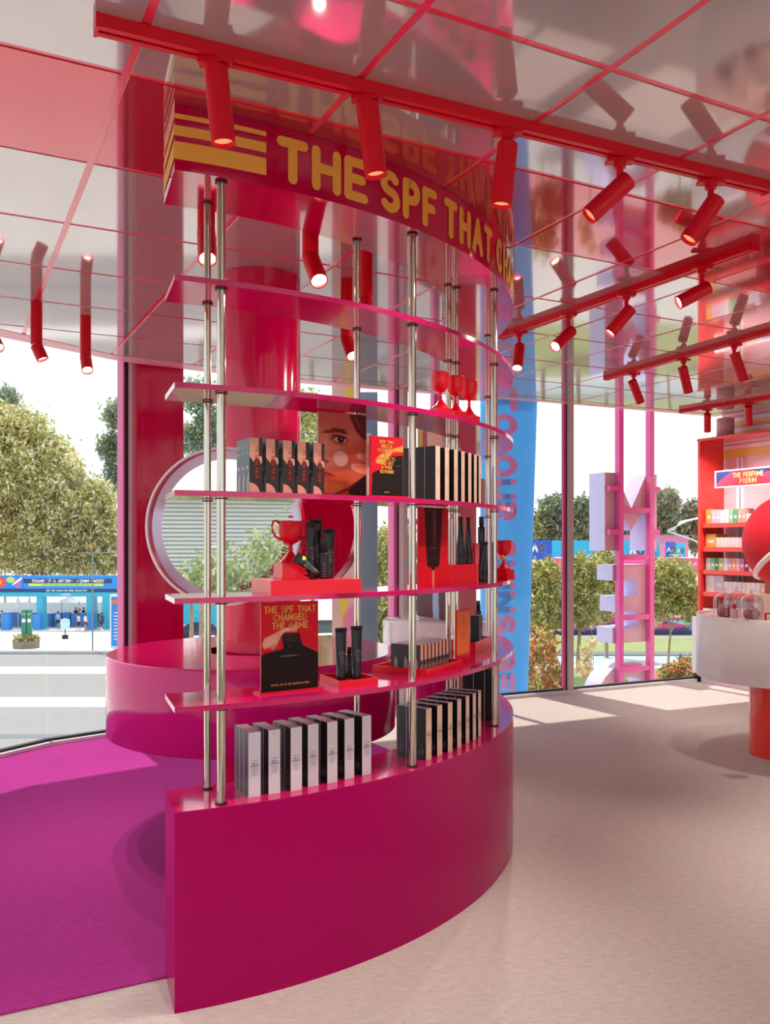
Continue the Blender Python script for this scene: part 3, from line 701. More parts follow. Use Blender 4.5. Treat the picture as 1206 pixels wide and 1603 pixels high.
s.text('OFFICIAL SPF OF THE AUSTRALIAN OPEN', .0058, pf(L1, .022), align='c', t=.2, gap=.24, caps=0, wid=.92); s.build('lettering', p1)
p2, L2 = poster('poster_stand', 'small red and black offer poster with yellow lettering on the fourth shelf', ((580-603)/F*3.0, 3.0), ((631-603)/F*3.07, 3.07), .213, Z3, spf_art(50, 90, True))
s = MB().m(MATS['yellow_lettering'])
for k, wd in enumerate(('BUY TWO', 'MECCA', 'COSMETICA', 'SPF', 'PRODUCTS', 'AND GET', 'A FREE', 'KEYRING!')): s.text(wd, .0102, pf(L2, .190-k*.0148), align='c', t=.26, gap=.28, caps=6, wid=.95)
s.text('MECCA', .004, pf(L2, .018), align='c', t=.25, caps=0); s.build('lettering', p2)
# woman face poster
c = Cv(110, 200, 'B4462E')
c.ell(.35, .45, .75, .55, 'CC6A50', .7); c.ell(.25, .30, .5, .2, 'C87864', .8, 0, .8); c.ell(.35, .1, .5, .15, 'B85A4C', .8); c.ell(.1, .55, .3, .3, 'D88A70', 1., 0, .6); c.ell(.45, .78, .4, .12, 'CC5A34', .8)
c.ell(.25, .90, .45, .08, 'E07840', .8, 0, .7); c.ell(.6, .6, .2, .2, 'C05038', 1., 0, .6)
c.poly([(.62, 0), (1, 0), (1, .30), (.90, .27), (.78, .20), (.70, .10)], '5C1A1C'); c.poly([(.72, .02), (.80, .12), (.92, .22), (.96, .22), (.84, .10), (.78, .02)], '84302A', .7)
c.ell(.33, .215, .24, .022, '6E2420', .5, -6); c.ell(.44, .21, .16, .020, '5A1C1C', .5, 8)
c.ell(.42, .305, .17, .048, '7A2C26', .6, 3); c.ell(.44, .315, .125, .030, 'C8968A', .25, 2); c.ell(.46, .308, .068, .040, '2A201C', .2); c.ell(.46, .308, .032, .020, '080606', .2); c.ell(.475, .300, .012, .007, 'F0E0D8', .4)
c.ell(.44, .275, .15, .010, '3C1412', .5, 4); c.ell(.45, .365, .16, .012, '9C4034', .8, 4, .7)
c.ell(.46, .535, .15, .09, 'E4B0A6', .1); c.ell(.44, .52, .10, .05, 'E2AEA6', .6, 0, .7)
c.ell(.16, .45, .05, .10, 'DC9480', 1., 0, .6); c.ell(.14, .575, .07, .02, '7E2C22', .8, 0, .8)
c.poly([(.84, .455), (1, .455), (1, .555), (.92, .545), (.82, .52), (.78, .48)], 'E09880'); c.ell(.86, .485, .075, .030, 'E2A498', .2)
c.poly([(.66, .585), (1, .575), (1, .70), (.82, .685), (.68, .65)], 'E8946C'); c.ell(.71, .615, .075, .032, 'E4A698', .2); c.ell(.66, .62, .02, .04, '8A3024', .6, 0, .5)
c.ell(.08, .725, .24, .018, '8E2020', .4, 3); c.ell(.08, .745, .22, .022, 'C84040', .5, 3); c.ell(.08, .70, .2, .012, 'B03030', .5, 5)
c.poly([(0, .95), (.3, .95), (.62, .86), (.86, .76), (1, .70), (1, 1), (0, 1)], '7C2418'); c.poly([(.62, .90), (.78, .80), (1, .70), (1, 1), (.70, 1)], '241416'); c.poly([(.4, .96), (.6, .9), (.62, 1), (.4, 1)], 'C05A3A', .8); c.poly([(.84, 1), (.88, .86), (.92, .86), (.90, 1)], '6A2A26', .8)
pD = 3.02
p3, L3 = poster('portrait_poster', 'tall portrait poster of a face with cream on the cheek, on the fourth shelf', ((498.5-603)/F*3.01, 3.01), ((573.5-603)/F*3.13, 3.13), .300, Z3, c.a, base=False, edge=CRIM)
# small cream card beside portrait
cd = MB().m(WHITE); q0_ = Vector(((574.5-603)/F*3.14, 3.14, Z3)); cd.box(0, .016, 0, .004, 0, .24)
cdo = cd.build('card'); cdo.location = q0_; cdo.rotation_euler = (0, 0, .4); tag(cdo, 'narrow pale acrylic upright between the portrait and the offer poster', 'card')
# orange sign on shelf 1
po, Lo = poster('sign_stand', 'upright orange and red sign beside the tray of small cartons', ((714-603)/F*3.54, 3.54), ((736-603)/F*3.66, 3.66), .216, Z1, None, thick=.004, cat='sign')
s = MB().m(ORANGE).box(.006, Lo-.006, -.002, -.0002, .03, .208); s.build('card', po)
s = MB().m(mat('red_fine_print', 'C83018', .5))
for k, wd in enumerate(('BUY', 'TO SAVE', 'MECCA')): s.text(wd, .0075, lambda a, b, k=k: (Lo/2+a, -.0025, .185-k*.014+b), align='c', t=.2, caps=0)
for k in range(5): s.box(Lo/2-.013, Lo/2+.013, -.0026, -.002, .118-k*.006, .1195-k*.006)
s.build('lettering', po)

# shelf 2: riser, trophy, tubes
Z2 = ZT[2]
def cup(label, loc, rz, H, R_, handles, block, cat='trophy', name='trophy'):
    t = thing(name, label, cat, loc, rz); bh, bw = block
    MB().m(REDG).box(-bw/2, bw/2, -bw/2, bw/2, 0, bh).box(-bw/2-.004, bw/2+.004, -bw/2-.004, bw/2+.004, 0, .006).build('plinth_block', t)
    s_ = H-bh; k = s_
    MB().m(REDG).lathe([(R_*.95, bh+.0002), (R_*.93, bh+.03*k), (R_*.62, bh+.10*k), (R_*.25, bh+.24*k), (R_*.15, bh+.30*k), (R_*.26, bh+.33*k), (R_*.15, bh+.36*k), (R_*.2, bh+.44*k)], 32).build('stem', t)
    ch = .44
    MB().m(REDG).lathe([(R_*.2, bh+ch*k), (R_*.62, bh+(ch+.06)*k), (R_*.9, bh+(ch+.18)*k), (R_, bh+(ch+.34)*k), (R_*.97, bh+.98*k), (R_*1.03, bh+k), (R_*.93, bh+k), (R_*.88, bh+.9*k), (R_*.85, bh+(ch+.2)*k), (R_*.3, bh+(ch+.08)*k), (.0001, bh+(ch+.07)*k)], 36).build('bowl', t)
    if handles:
        for sg in (-1, 1):
            P_ = [(sg*R_*x, 0, bh+z*k) for x, z in ((.93, .93), (1.15, 1.0), (1.42, .99), (1.55, .88), (1.5, .76), (1.28, .64), (1.0, .58), (.78, .54))]
            MB().m(REDG).tube(P_, .0042, 8).build('handle', t)
    return t
rA = Vector((-.36, 2.737, Z2)); rdir = Vector((.281, .135, 0)).normalized(); rz = math.atan2(rdir.y, rdir.x)
rs = MB().m(REDG).box(0, .312, 0, .205, 0, .046).build('riser_box'); rs.location = rA; rs.rotation_euler = (0, 0, rz); tag(rs, 'long low red riser box at the left of the third shelf up', 'riser')
zr = Z2+.0465
cup('red two-handled trophy cup standing on the long red riser', at2(455, 2.90, zr), rz, .192, .042, True, (.052, .088))
tube('sunscreen_tube', 'large black tube at the back left of the riser group', at2(494, 2.97, zr), rz, .20, wtop=.05, r=.021)
tube('sunscreen_tube', 'large black tube at the right of the riser group', at2(515, 2.955, zr), rz, .166, wtop=.044, r=.018)
tube('sunscreen_tube', 'middle-sized black tube at the front left of the riser group', at2(487.5, 2.90, zr), rz, .185, wtop=.036, r=.016)
bottle('sunscreen_bottle', 'slim black bottle in front of the tubes on the riser', at2(508, 2.89, zr), .0155, .085, .05, .013)
tt = tube('sunscreen_tube', 'small black tube lying slanted against the bottle with a ball charm', at2(497, 2.835, zr+.017), rz, .095, wtop=.034, r=.012, cap=.022)
tt.rotation_euler = (0, math.radians(-52), rz)
kr = thing('key_ring', 'yellow tennis ball charm on a black coiled cord beside the trophy', 'key ring', at2(481, 2.83, zr))
MB().m(mat('ball_yellow', 'D8D84A', .7, noise=.15, nscale=200)).sphere((-.012, -.012, .066), .0105, 18, 10).build('ball', kr)
cp = [(-.004+.012*math.cos(t*5.2)+.012*math.sin(t*1.1), .012*math.sin(t*5.2), .006+.0118*t) for t in np.linspace(0, 10, 130)]
MB().m(BLACK).tube(cp, .0016, 5).build('coiled_cord', kr)
# big tube poster, L-riser, tubes, spray bottle at the right of shelf 2
c = Cv(50, 130, 'DC1226'); c.poly([(0, 0), (1, 0), (1, .50), (0, .50)], 'C00F28')
c.poly([(.20, 0), (.80, 0), (.70, .72), (.28, .72)], '2E1418'); c.poly([(.28, .70), (.70, .70), (.66, .76), (.54, .765), (.52, .80), (.44, .80), (.42, .765), (.32, .76)], '241014')
c.ell(.53, .22, .05, .26, '7A4044', 1., 0, .8); c.ell(.5, .52, .12, .004, '6A4A4A', .5); c.poly([(.455, .80), (.525, .80), (.515, 1), (.47, 1)], 'E88A70')
p4, L4 = poster('poster_stand', 'red poster of an upturned black tube on the third shelf up', ((655-603)/F*3.30, 3.30), ((702-603)/F*3.44, 3.44), .302, Z2, c.a, base=False)
oa = Vector((.2515, 3.44, Z2)); ob = Vector((.386, 3.62, Z2)); dl = (ob-oa); rzl = math.atan2(dl.y, dl.x)
rb = MB().m(REDG).box(0, dl.length*.99, 0, .075, 0, .078).build('riser_box'); rb.location = oa; rb.rotation_euler = (0, 0, rzl); tag(rb, 'red riser block with two black tubes standing on it', 'riser')
rb = MB().m(REDG).box(0, .10, 0, .06, 0, .165).build('riser_box'); rb.location = (.395, 3.80, Z2); rb.rotation_euler = (0, 0, rzl+.3); tag(rb, 'tall narrow red riser block carrying the spray bottle', 'riser')
tube('sunscreen_tube', 'black tube at the left on the red riser block', at2(721.5, 3.56, Z2+.0785), rzl, .193, wtop=.028, r=.019)
tube('sunscreen_tube', 'black tube at the right on the red riser block', at2(733.5, 3.61, Z2+.0785), rzl, .193, wtop=.028, r=.019)
bottle('spray_bottle', 'black spray bottle on the tall narrow red riser', (.428, 3.855, Z2+.1655), .0155, .072, .045, .011)
tube('sunscreen_tube', 'pointed black tube standing at the right of the red risers', at2(757, 3.76, Z2), rzl+1.3, .17, wtop=.05, r=.022, txt=False)
cup('red trophy cup partly behind the far chrome posts', at2(789, 3.98, Z2), rzl, .178, .036, False, (.045, .07))
MBk = MB().m(mat('ball_orange', 'D8A020', .7)).sphere((0, 0, 0), .011, 14, 8).build('ball_charm'); MBk.location = at2(787, 3.93, Z2+.10); tag(MBk, 'orange ball charm hanging on the far red trophy', 'key ring')
# shelf 1 right: red tray, black box, bottle
t4 = tray('red tray holding a black carton at the far right of the first shelf', (.40, 3.84), (.50, 4.10), .13, .05, Z1)
bx = carton(.045, .045, .155, BLACKC, BLACKC, WCARD, deco_cream).build('product_carton'); bx.location = (.417, 3.965, Z1+.0065); bx.rotation_euler = (0, 0, 1.2); tag(bx, 'black carton standing in the far right red tray', 'carton')
bottle('sunscreen_bottle', 'black bottle standing behind the carton in the far right red tray', (.435, 4.05, Z1+.0065), .014, .17, .045, .009)
# goblets on shelf 4
Z4 = ZT[4]
def onarc(u, r):
    k = (u-603)/F; best = min((abs(pol(a/10, r).x/pol(a/10, r).y-k), a/10) for a in range(-690, 0)); return pol(best[1], r)
for i, u in enumerate((690, 713.5, 735)):
    q = onarc(u, 1.865); cup('red goblet trophy on a square block, %s of three on the fifth shelf' % ['left one', 'middle one', 'right one'][i], (q.x, q.y, Z4), .5+.15*i, .166+.004*i, .0335, False, (.030, .062), name='goblet_trophy')

# ================================================================= TALL LIGHTBOX PANEL + WHITE TABLE
wt = thing('white_counter', 'glossy white round counter behind the shelving under the tall pink panel', 'counter', (.36, 5.75, 0))
MB().m(WHITE).lathe([(.37, .70), (.375, .705), (.375, .894), (.37, .90), (.0001, .90)], 72).build('top', wt)
MB().m(MAG).lathe([(.22, 0), (.22, .69)], 48).build('pedestal', wt)
bp_ = thing('portrait_lightbox', 'tall dusty-pink panel with a portrait side standing on the white counter', 'lightbox', (.42, 5.75, .9015))
e = Vector((.42, 5.60, 0)); pk = mat('dusty_pink', 'C8606E', .35)
pa = Vector(((655-603)/F*5.9, 5.9, 0))-Vector((.42, 5.75, 0)); pb_ = Vector(((708-603)/F*5.45, 5.45, 0))-Vector((.42, 5.75, 0)); pc = Vector(((746-603)/F*5.75, 5.75, 0))-Vector((.42, 5.75, 0)); pd_ = pa+pc-pb_
MB().m(pk).prism([(pa.x, pa.y), (pb_.x, pb_.y), (pc.x, pc.y), (pd_.x, pd_.y)], 0, 1.35).build('box', bp_)
c = Cv(60, 150, '5A2434'); c.ell(.5, .25, .5, .26, 'D89A88', .4); c.ell(.55, .20, .2, .03, '6A2A2A', .6); c.ell(.55, .36, .12, .03, 'A04038', .5); c.poly([(0, 0), (.2, 0), (.15, .5), (0, .5)], 'B8902A'); c.poly([(.2, 0), (.36, 0), (.3, .5), (.15, .5)], 'A0283C')
c.poly([(0, .62), (.6, .56), (1, .60), (1, .64), (0, .74)], 'E0A890'); c.poly([(.5, .75), (.72, .75), (.75, 1), (.55, 1)], 'A8B4D8'); c.ell(.3, .52, .3, .05, '3A6A78', .4)
ln = (pb_-pa).length; pm = paint_mesh('portrait_print', bp_, c.a, ln*.86, 1.33, -.004, 0, .01); pm.location = pa; pm.rotation_euler = (0, 0, math.atan2((pb_-pa).y, (pb_-pa).x))
s = MB().m(mat('cream_edge', 'F0CDB0', .4)); s.box(ln*.87, ln*1.0, -.006, -.001, 0, 1.35); so_ = s.build('edge_strip', bp_); so_.location = pa; so_.rotation_euler = (0, 0, math.atan2((pb_-pa).y, (pb_-pa).x))

# ================================================================= RIGHT: PERFUME SHELVES
K = Vector((3.19, 8.85, 0)); PM = Matrix(((wdir.x, -wn.x, 0, 0), (wdir.y, -wn.y, 0, 0), (0, 0, 1, 0), (0, 0, 0, 1)))   # local x along the wall, y into the wall
pu = thing('perfume_shelf_unit', 'red open shelving unit against the right wall with a white base', 'shelving', K)
pu.rotation_euler = (0, 0, math.atan2(wdir.y, wdir.x))
LU = 3.4; FR = mat('coral_red_frame', 'E83838', .25, coat=.3)
MB().m(FR).box(0, .03, 0, .34, .0, 2.44).build('side_panel', pu); MB().m(FR).box(LU-.03, LU, 0, .34, 0, 2.44).build('side_panel', pu)
MB().m(FR).box(-.005, LU+.005, -.005, .34, 2.44, 2.465).build('top_panel', pu)
MB().m(WHITEM).box(-.02, LU, -.06, .33, .09, .655).build('base_cabinet', pu)
MB().m(mat('pinkish_plinth', 'E8C8D0', .5)).box(.06, LU-.06, -.02, .3, .0, .085).build('kickboard', pu)
MB().m(DARKM).box(-.01, .05, -.04, 0, .0, .085).build('foot', pu)
shz = [1.60, 1.36, 1.13, .91]
for z in shz:
    MB().m(CORAL).box(.03, LU-.03, .03, .33, z-.014, z).box(.03, LU-.03, .024, .03, z-.04, z+.004).build('shelf', pu)
pu_w = Matrix.Translation(K) @ Matrix.Rotation(pu.rotation_euler.z, 4, 'Z')
cols_ = ['F0A848', 'E8B8CC', 'E4D4E8', 'D8C0DC', 'F0E0D8', '88C0A0', '5CA880', 'D8A898', 'EAE0DC', 'D0BCC4', 'E8D8D0', 'C8E0D4', '3E8A58', 'B8C060', 'E0D8EC', 'EC9C88', 'D870A8', '8A1850', 'F0D0B8', 'EAB0A0']
names_ = ['orange', 'pale pink', 'lavender', 'lilac', 'cream', 'mint green', 'leaf green', 'tan', 'off-white', 'mauve', 'blush', 'pale green', 'dark green', 'olive', 'pale violet', 'coral', 'orchid', 'plum', 'sand', 'peach']
def pcarton(x, z, w_, h_, d_, ci, shelf_i, i):
    m_ = mat('perfume_card_%d' % ci, cols_[ci], .5); wm_ = WCARD
    s = MB().m(m_).box(-w_/2, w_/2, 0, d_, 0, h_); s.m(wm_).box(-w_*.3, w_*.3, -.0006, 0, h_*.35, h_*.55)
    o = s.build('perfume_carton'); o.location = pu_w @ Vector((x, .06, z+.0008)); o.rotation_euler = (0, 0, pu.rotation_euler.z)
    tag(o, '%s perfume carton, %s from the left on the %s perfume shelf' % (names_[ci], ORD[i], ['top', 'second', 'third', 'lowest'][shelf_i]), 'carton', 'perfume cartons on the red shelves')
rows = [[(0,.07,.13),(1,.05,.12),(1,.05,.12),(2,.05,.12),(4,.05,.12),(5,.05,.12),(6,.05,.12),(7,.045,.125),(7,.045,.125),(8,.09,.08),(2,.06,.12)],
        [(0,.13,.12),(8,.045,.09),(4,.04,.09),(8,.045,.09),(10,.04,.09),(8,.045,.09),(4,.045,.09),(10,.045,.09),(8,.04,.09),(4,.045,.09),(8,.05,.09)],
        [(11,.06,.11),(5,.05,.11),(12,.04,.11),(13,.06,.11),(14,.05,.11),(7,.04,.11),(15,.05,.11),(19,.04,.11),(16,.05,.11),(17,.05,.11),(2,.05,.11)],
        [(8,.11,.15),(9,.11,.15),(4,.05,.10),(10,.05,.10),(8,.05,.10),(2,.05,.10),(18,.05,.10),(4,.05,.10),(8,.05,.10),(10,.05,.10),(19,.05,.10)]]
for si, row in enumerate(rows):
    x = .05
    for i, (ci, w_, h_) in enumerate(row): pcarton(x+w_/2, shz[si], w_, h_*1.13, .15, ci, si, i); x += w_+.004
bx = MB().m(WHITE).box(0, .09, 0, .12, 0, .09).build('storage_box'); bx.location = pu_w @ Vector((.05, .02, .656)); bx.rotation_euler = (0, 0, pu.rotation_euler.z); tag(bx, 'small white box on the base of the perfume shelves', 'box')
cy = MB().m(mat('dusty_rose', 'D09AA0', .4)).lathe([(.0001, 0), (.085, 0), (.085, .19), (.08, .195), (.0001, .195)], 32).build('canister'); cy.location = pu_w @ Vector((.20, .17, 2.466)); tag(cy, 'dusty rose cylinder standing on top of the perfume shelves', 'canister')
sg = thing('sign_board', 'white-framed red and blue sign reading the perfume podium', 'sign', pu_w @ Vector((.235, -.02, 1.95)), pu.rotation_euler.z)
MB().m(WHITE).box(0, 1.25, 0, .018, 0, .17).build('frame', sg)
c = Cv(160, 26, 'D8405A'); c.poly([(0, 0), (.18, 0), (.0, .8)], '38386E'); c.poly([(.2, 0), (.62, 0), (.40, .45)], '38386E'); c.ell(.28, .9, .22, .85, 'E0384E', .05)
paint_mesh('print', sg, c.a, 1.21, .145, -.0008, .02, .0125)
s = MB().m(mat('pale_yellow_lettering', 'F4C878', .5))
s.text('THE PERFUME', .040, lambda a, b: (.40+a, -.0015, .092+b), align='c', t=.22, gap=.28); s.text('PODIUM', .040, lambda a, b: (.40+a, -.0015, .033+b), align='c', t=.22, gap=.28); s.build('lettering', sg)
for x in (.1, 1.1): MB().m(FR).box(x, x+.012, .018, .024, -.0, .17).build('bracket', sg)

# white drum table
DT = Vector((2.66, 5.76, 0)); dt = thing('drum_table', 'white drum table on a coral red pedestal at the right edge', 'table', DT)
MB().m(mat('warm_white_drum', 'E6DEDA', .32, coat=.1)).lathe([(.56, .514), (.56, .930), (.545, .930), (.545, .912)], 96).build('drum', dt)
MB().m(mat('blush_top', 'F0C8BC', .25, coat=.3)).lathe([(.545, .912), (.0001, .912)], 96, smooth=False).build('top', dt)
MB().m(WHITE).lathe([(.56, .514), (.2, .514)], 96, smooth=False).build('underside', dt)
MB().m(CORAL).lathe([(.225, 0), (.225, .513)], 64).build('pedestal', dt)
PUR = mat('plum_sphere', 'A03858', .35, coat=.3)
def cloche(label, x, y, r=.07, h=.185, inside='ball'):
    t = thing('glass_cloche', label, 'cloche', (x, y, .9125))
    prof = [(r, 0), (r, h*.62)]+[(r*math.cos(k), h*.62+h*.30*math.sin(k)) for k in np.linspace(.2, 1.45, 7)]
    MB().m(CLOCHEG).lathe(prof, 36).build('dome', t); MB().m(CLOCHEG).lathe([(.004, h*.9), (.006, h*.93)]+[(.012*math.sin(k), h*.93+.013-.013*math.cos(k)) for k in np.linspace(.4, PI-.01, 7)], 16).build('knob', t)
    return t
def scent_ball(label, x, y, r=.047):
    o = MB().m(PUR).sphere((0, 0, r), r, 28, 16).build('scented_ball'); o.location = (x, y, .9125); tag(o, label, 'ornament')
def dxy(u, D): return ((u-603)/F*D, D)
for i, (u, D, l) in enumerate(((1135, 5.62, 'leftmost'), (1153, 5.86, 'rear'), (1177, 5.44, 'front right'))):
    x, y = dxy(u, D); cloche('clear glass cloche with round knob, the %s one on the drum table' % l, x, y)
    if i != 1: scent_ball('plum scented ball under the %s glass cloche' % l, x, y)
x, y = dxy(1150, 5.50)
bt = thing('perfume_bottle', 'small clear perfume bottle with red cap between the cloches', 'bottle', (x, y, .9125)); MB().m(mat('pink_glass', 'E8B8B8', .1, coat=.5)).box(-.022, .022, -.012, .012, 0, .075).build('body', bt); MB().m(REDG).cyl((0, 0, .076), (0, 0, .105), .011).build('cap', bt)
x, y = dxy(1153, 5.36); rb = MB().m(WHITE).box(-.04, .04, -.03, .03, 0, .016).build('riser_box'); rb.location = (x+.01, y-.02, .9125); tag(rb, 'low white riser slab at the front of the drum table', 'riser')
x, y = dxy(1196, 5.62); rb = MB().m(mat('cream_box', 'F2E0D0', .4)).box(-.05, .05, -.03, .03, 0, .16).build('storage_box'); rb.location = (x, y, .9125); tag(rb, 'pale cream block behind the front right cloche', 'box')
x, y = dxy(1206, 5.36); fr_ = thing('framed_card', 'small red framed card at the right edge of the drum table', 'card', (x, y, .9125), .2); MB().m(REDG).box(-.03, .03, 0, .012, 0, .06).build('frame', fr_); MB().m(WHITE).box(-.022, .022, -.001, 0, .008, .052).build('card', fr_)
# ball sculpture
bl = thing('tennis_ball_sculpture', 'large red ball sculpture with a curved white seam by the perfume sign', 'sculpture', ((1243.5-603)/F*6.0, 6.0, .9125))
R_ = .335; MB().m(mat('red_felt', 'D80F26', .7, noise=.06, nscale=150)).sphere((0, 0, .165+R_), R_, 56, 32).build('ball', bl)
MB().m(WHITE).lathe([(.09, 0), (.09, .01), (.05, .02), (.05, .17)], 32).build('stand', bl)
sm2 = []; cax = Vector((.4, -.45, -.8)).normalized(); ux = cax.orthogonal().normalized(); vx = cax.cross(ux)
for k in range(97):
    t_ = 2*PI*k/96; v_ = cax*.188+(ux*math.cos(t_)+vx*math.sin(t_))*.982; sm2.append(v_*(R_+.001)+Vector((0, 0, .165+R_)))
MB().m(WHITE).tube(sm2[:-1], .022, 8, closed=True).build('seam', bl)

# ================================================================= BLUE BANNER COLUMN (outside the glass)
bn = thing('blue_banner', 'tall curved bright blue banner with pink vertical lettering outside the window', 'banner', (1.1, 8.55, -.9))
BLU = translucent(mat('bright_blue_cloth', '68BCEE', .6), '88D2F6', f=.55); PNK = translucent(mat('pink_banner_lettering', 'FFA4DA', .6), 'FFB8E0', f=.3)
bo = Vector(bn.location); rB = .24
def bfn(x, z, off=0.):
    sl = 1+.30*max(0, (z-.0))/2.2; t_ = math.radians(-90)+x/rB; cxx, cyy = 1.20, 8.75
    return (cxx+(rB+off)*(sl if x > 0 else 1)*math.cos(t_)-bo.x, cyy+(rB+off)*math.sin(t_)*1.1-bo.y, z-bo.z)
s = MB().m(BLU); n1, n2 = 28, 24; Vv = {}
for layer, off in ((0, 0), (1, -.012)):
    for i in range(n1+1):
        for j in range(n2+1): Vv[layer, i, j] = s.vt(bfn(-.37+.75*i/n1, -.9+3.84*j/n2, off))
for i in range(n1):
    for j in range(n2):
        s.face((Vv[0,i,j], Vv[0,i+1,j], Vv[0,i+1,j+1], Vv[0,i,j+1]), True); s.face((Vv[1,i,j+1], Vv[1,i+1,j+1], Vv[1,i+1,j], Vv[1,i,j]), True)
for i in range(n1):
    for j in (0, n2): s.face((Vv[0,i,j], Vv[0,i+1,j], Vv[1,i+1,j], Vv[1,i,j]))
s.build('cloth', bn)
s = MB().m(PNK)
s.text('TO OUR SKINS BE COACHES', .165, lambda a, b: bfn(-.12+b, 2.86-a, .004), t=.36, gap=.46, caps=8, wid=1.5, align='l')
s.build('lettering', bn)

# ================================================================= PINK LADDER AND 3-D LETTERS
TER = MB().m(mat('terrace_paving', 'C8C4C0', .8)).prism([(.3, 9.2), (-.4, 8.0), (-.2, 7.6), (3.2, 9.25), (5.5, 10.4), (5.2, 12.3), (.2, 12.3)], -1.1, -.9).build('terrace'); struct(TER)
PK = mat('pink_steel', 'E8489C', .35, coat=.3); LIL = mat('letter_lilac', 'CFC6EC', .5); LBK = mat('letter_dusty_pink', 'DCA8B4', .5)
ld_ = thing('pink_ladder', 'pink steel ladder frame carrying large letters outside the window', 'ladder frame', W(970, 1085, 9.4)); ld_.location.z = -.9
LR = math.atan2(.4805, 1); ld_.rotation_euler = (0, 0, LR); D_ = 9.4
ra = W(970, 851, 9.4); k = (1018-603)/F; t_ = (k*ra.y-ra.x)/(1-k*.4805); LW = t_*math.sqrt(1+.4805**2)
z_of = lambda v: EYE-(v-HV)/F*9.5+.9
for x in (0, LW): MB().m(PK).box(x-.03, x+.03, -.035, .035, 0, 5.2).build('rail', ld_)
for v in (799, 872, 966, 1046): z = z_of(v); MB().m(PK).box(.03, LW-.03, -.03, .03, z-.028, z+.028).build('rung', ld_)
for v in (766, 833):
    z = z_of(v); MB().m(PK).box(-.15, -.03, -.03, .10, z-.03, z+.03).build('bracket', ld_); MB().m(PK).box(LW+.03, LW+.12, -.03, .10, z-.03, z+.03).build('bracket', ld_)
lad_w = Matrix.Translation(ld_.location) @ Matrix.Rotation(LR, 4, 'Z')
def letter(label, polys, y0=.04, dep=.26):
    t = thing('letter_block', label, 'letter', ld_.location, LR)
    s = MB()
    for P_ in polys:
        n_ = len(P_); a_ = [s.vt((x, y0, z)) for x, z in P_]; b_ = [s.vt((x, y0+dep, z)) for x, z in P_]
        s.m(LBK).face(a_); s.m(LIL).face(b_[::-1])
        for i in range(n_): j = (i+1) % n_; s.face((a_[j], a_[i], b_[i], b_[j]))
    s.build('extruded_letter', t); return t
zt, zb = z_of(741), z_of(862); xl, xr = -.165, LW+.135; sw = .155
letter('large lilac letter M at the top of the pink ladder', [[(xl, zb), (xl+sw, zb), (xl+sw, zb+.48), ((xl+xr)/2, zb+.22), (xr-sw, zb+.48), (xr-sw, zb), (xr, zb), (xr, zt), (xr-.15, zt), ((xl+xr)/2, zb+.46), (xl+.15, zt), (xl, zt)]])
zt, zb = z_of(884), z_of(1006); xl2, xr2 = -.06, LW+.02; hh = (zt-zb)
letter('large lilac letter E in the middle of the pink ladder', [[(xr2, zb), (xr2, zt), (xl2, zt), (xl2, zt-hh*.2), (xr2-.16, zt-hh*.2), (xr2-.16, zt-hh*.4), (xl2+.04, zt-hh*.4), (xl2+.04, zt-hh*.6), (xr2-.16, zt-hh*.6), (xr2-.16, zb+hh*.2), (xl2, zb+hh*.2), (xl2, zb)]], dep=.26)
zc = z_of(1036)-.46; ro, ri = .46, .29
letter('large lilac letter C at the foot of the pink ladder, cut off by the sill', [[(LW*.42+ro*math.cos(math.radians(a)), zc+ro*math.sin(math.radians(a))) for a in range(220, -101, -12)][::1]+[(LW*.42+ri*math.cos(math.radians(a)), zc+ri*math.sin(math.radians(a))) for a in range(-100, 221, 12)]], dep=.26)
# second ladder behind the shelving
l2 = thing('pink_ladder', 'second pink steel ladder frame seen through the shelves beside the window mullion', 'ladder frame', (.13, 7.95, -.9), LR)
for x in (-.02, .42): MB().m(PK).box(x-.03, x+.03, -.035, .035, 0, 3.84).build('rail', l2)
for v in (817, 897, 973): z = EYE-(v-HV)/F*8.0+.9; MB().m(PK).box(.01, .39, -.03, .03, z-.025, z+.025).build('rung', l2)
l2.location = (W(618, 851, 7.9).x, 7.9, -.9)
TER2 = 0

# ================================================================= OUTSIDE
ZG = -6.5
grd = MB().m(mat('concrete_paving', 'CDC9C2', .9, noise=.05, nscale=.6)).box(-160, 200, -70, 260, ZG-.5, ZG).build('ground'); struct(grd)
def GD(v): return (EYE-ZG)*F/(v-HV)
def strip(v0, v1, u0, u1, m_, name='paving_band', z=.01, h=.01, skew=0.):
    y0, y1 = GD(v0), GD(v1); s = MB().m(m_); x = lambda u, y: (u-603)/F*y
    s.prism([(x(u0, y1), y1), (x(u1, y1), y1+skew), (x(u1, y0), y0+skew), (x(u0, y0), y0)], ZG+z-h, ZG+z); return struct(s.build(name))
ASP = mat('grey_asphalt', '8E8C8A', .9, noise=.05, nscale=2); WHP = mat('bright_paving', 'E0DCD6', .8); LAWN = mat('lawn', '8E9660', .95, noise=.15, nscale=3); KERB = mat('kerb', '6E747C', .8); ROADB = mat('pale_road', 'A8B4BC', .85, noise=.05, nscale=1)
strip(985, 1019, -200, 350, WHP, skew=0); strip(1022, 1190, -60, 700, ASP); strip(1020, 1024, -60, 620, KERB, z=.06)
strip(1044, 1055, -60, 420, WHP, z=.02); strip(1092, 1107, -60, 420, WHP, z=.02); strip(1150, 1156, -60, 420, KERB, z=.02)
strip(998, 1021, 700, 1300, LAWN, 'lawn', z=.03); strip(1023, 1027, 700, 1300, KERB, z=.08); strip(1027, 1043, 700, 1300, ROADB, z=.02); strip(1043, 1047, 700, 1300, WHP, z=.05); strip(1047, 1110, 700, 1300, LAWN, 'lawn', z=.03)
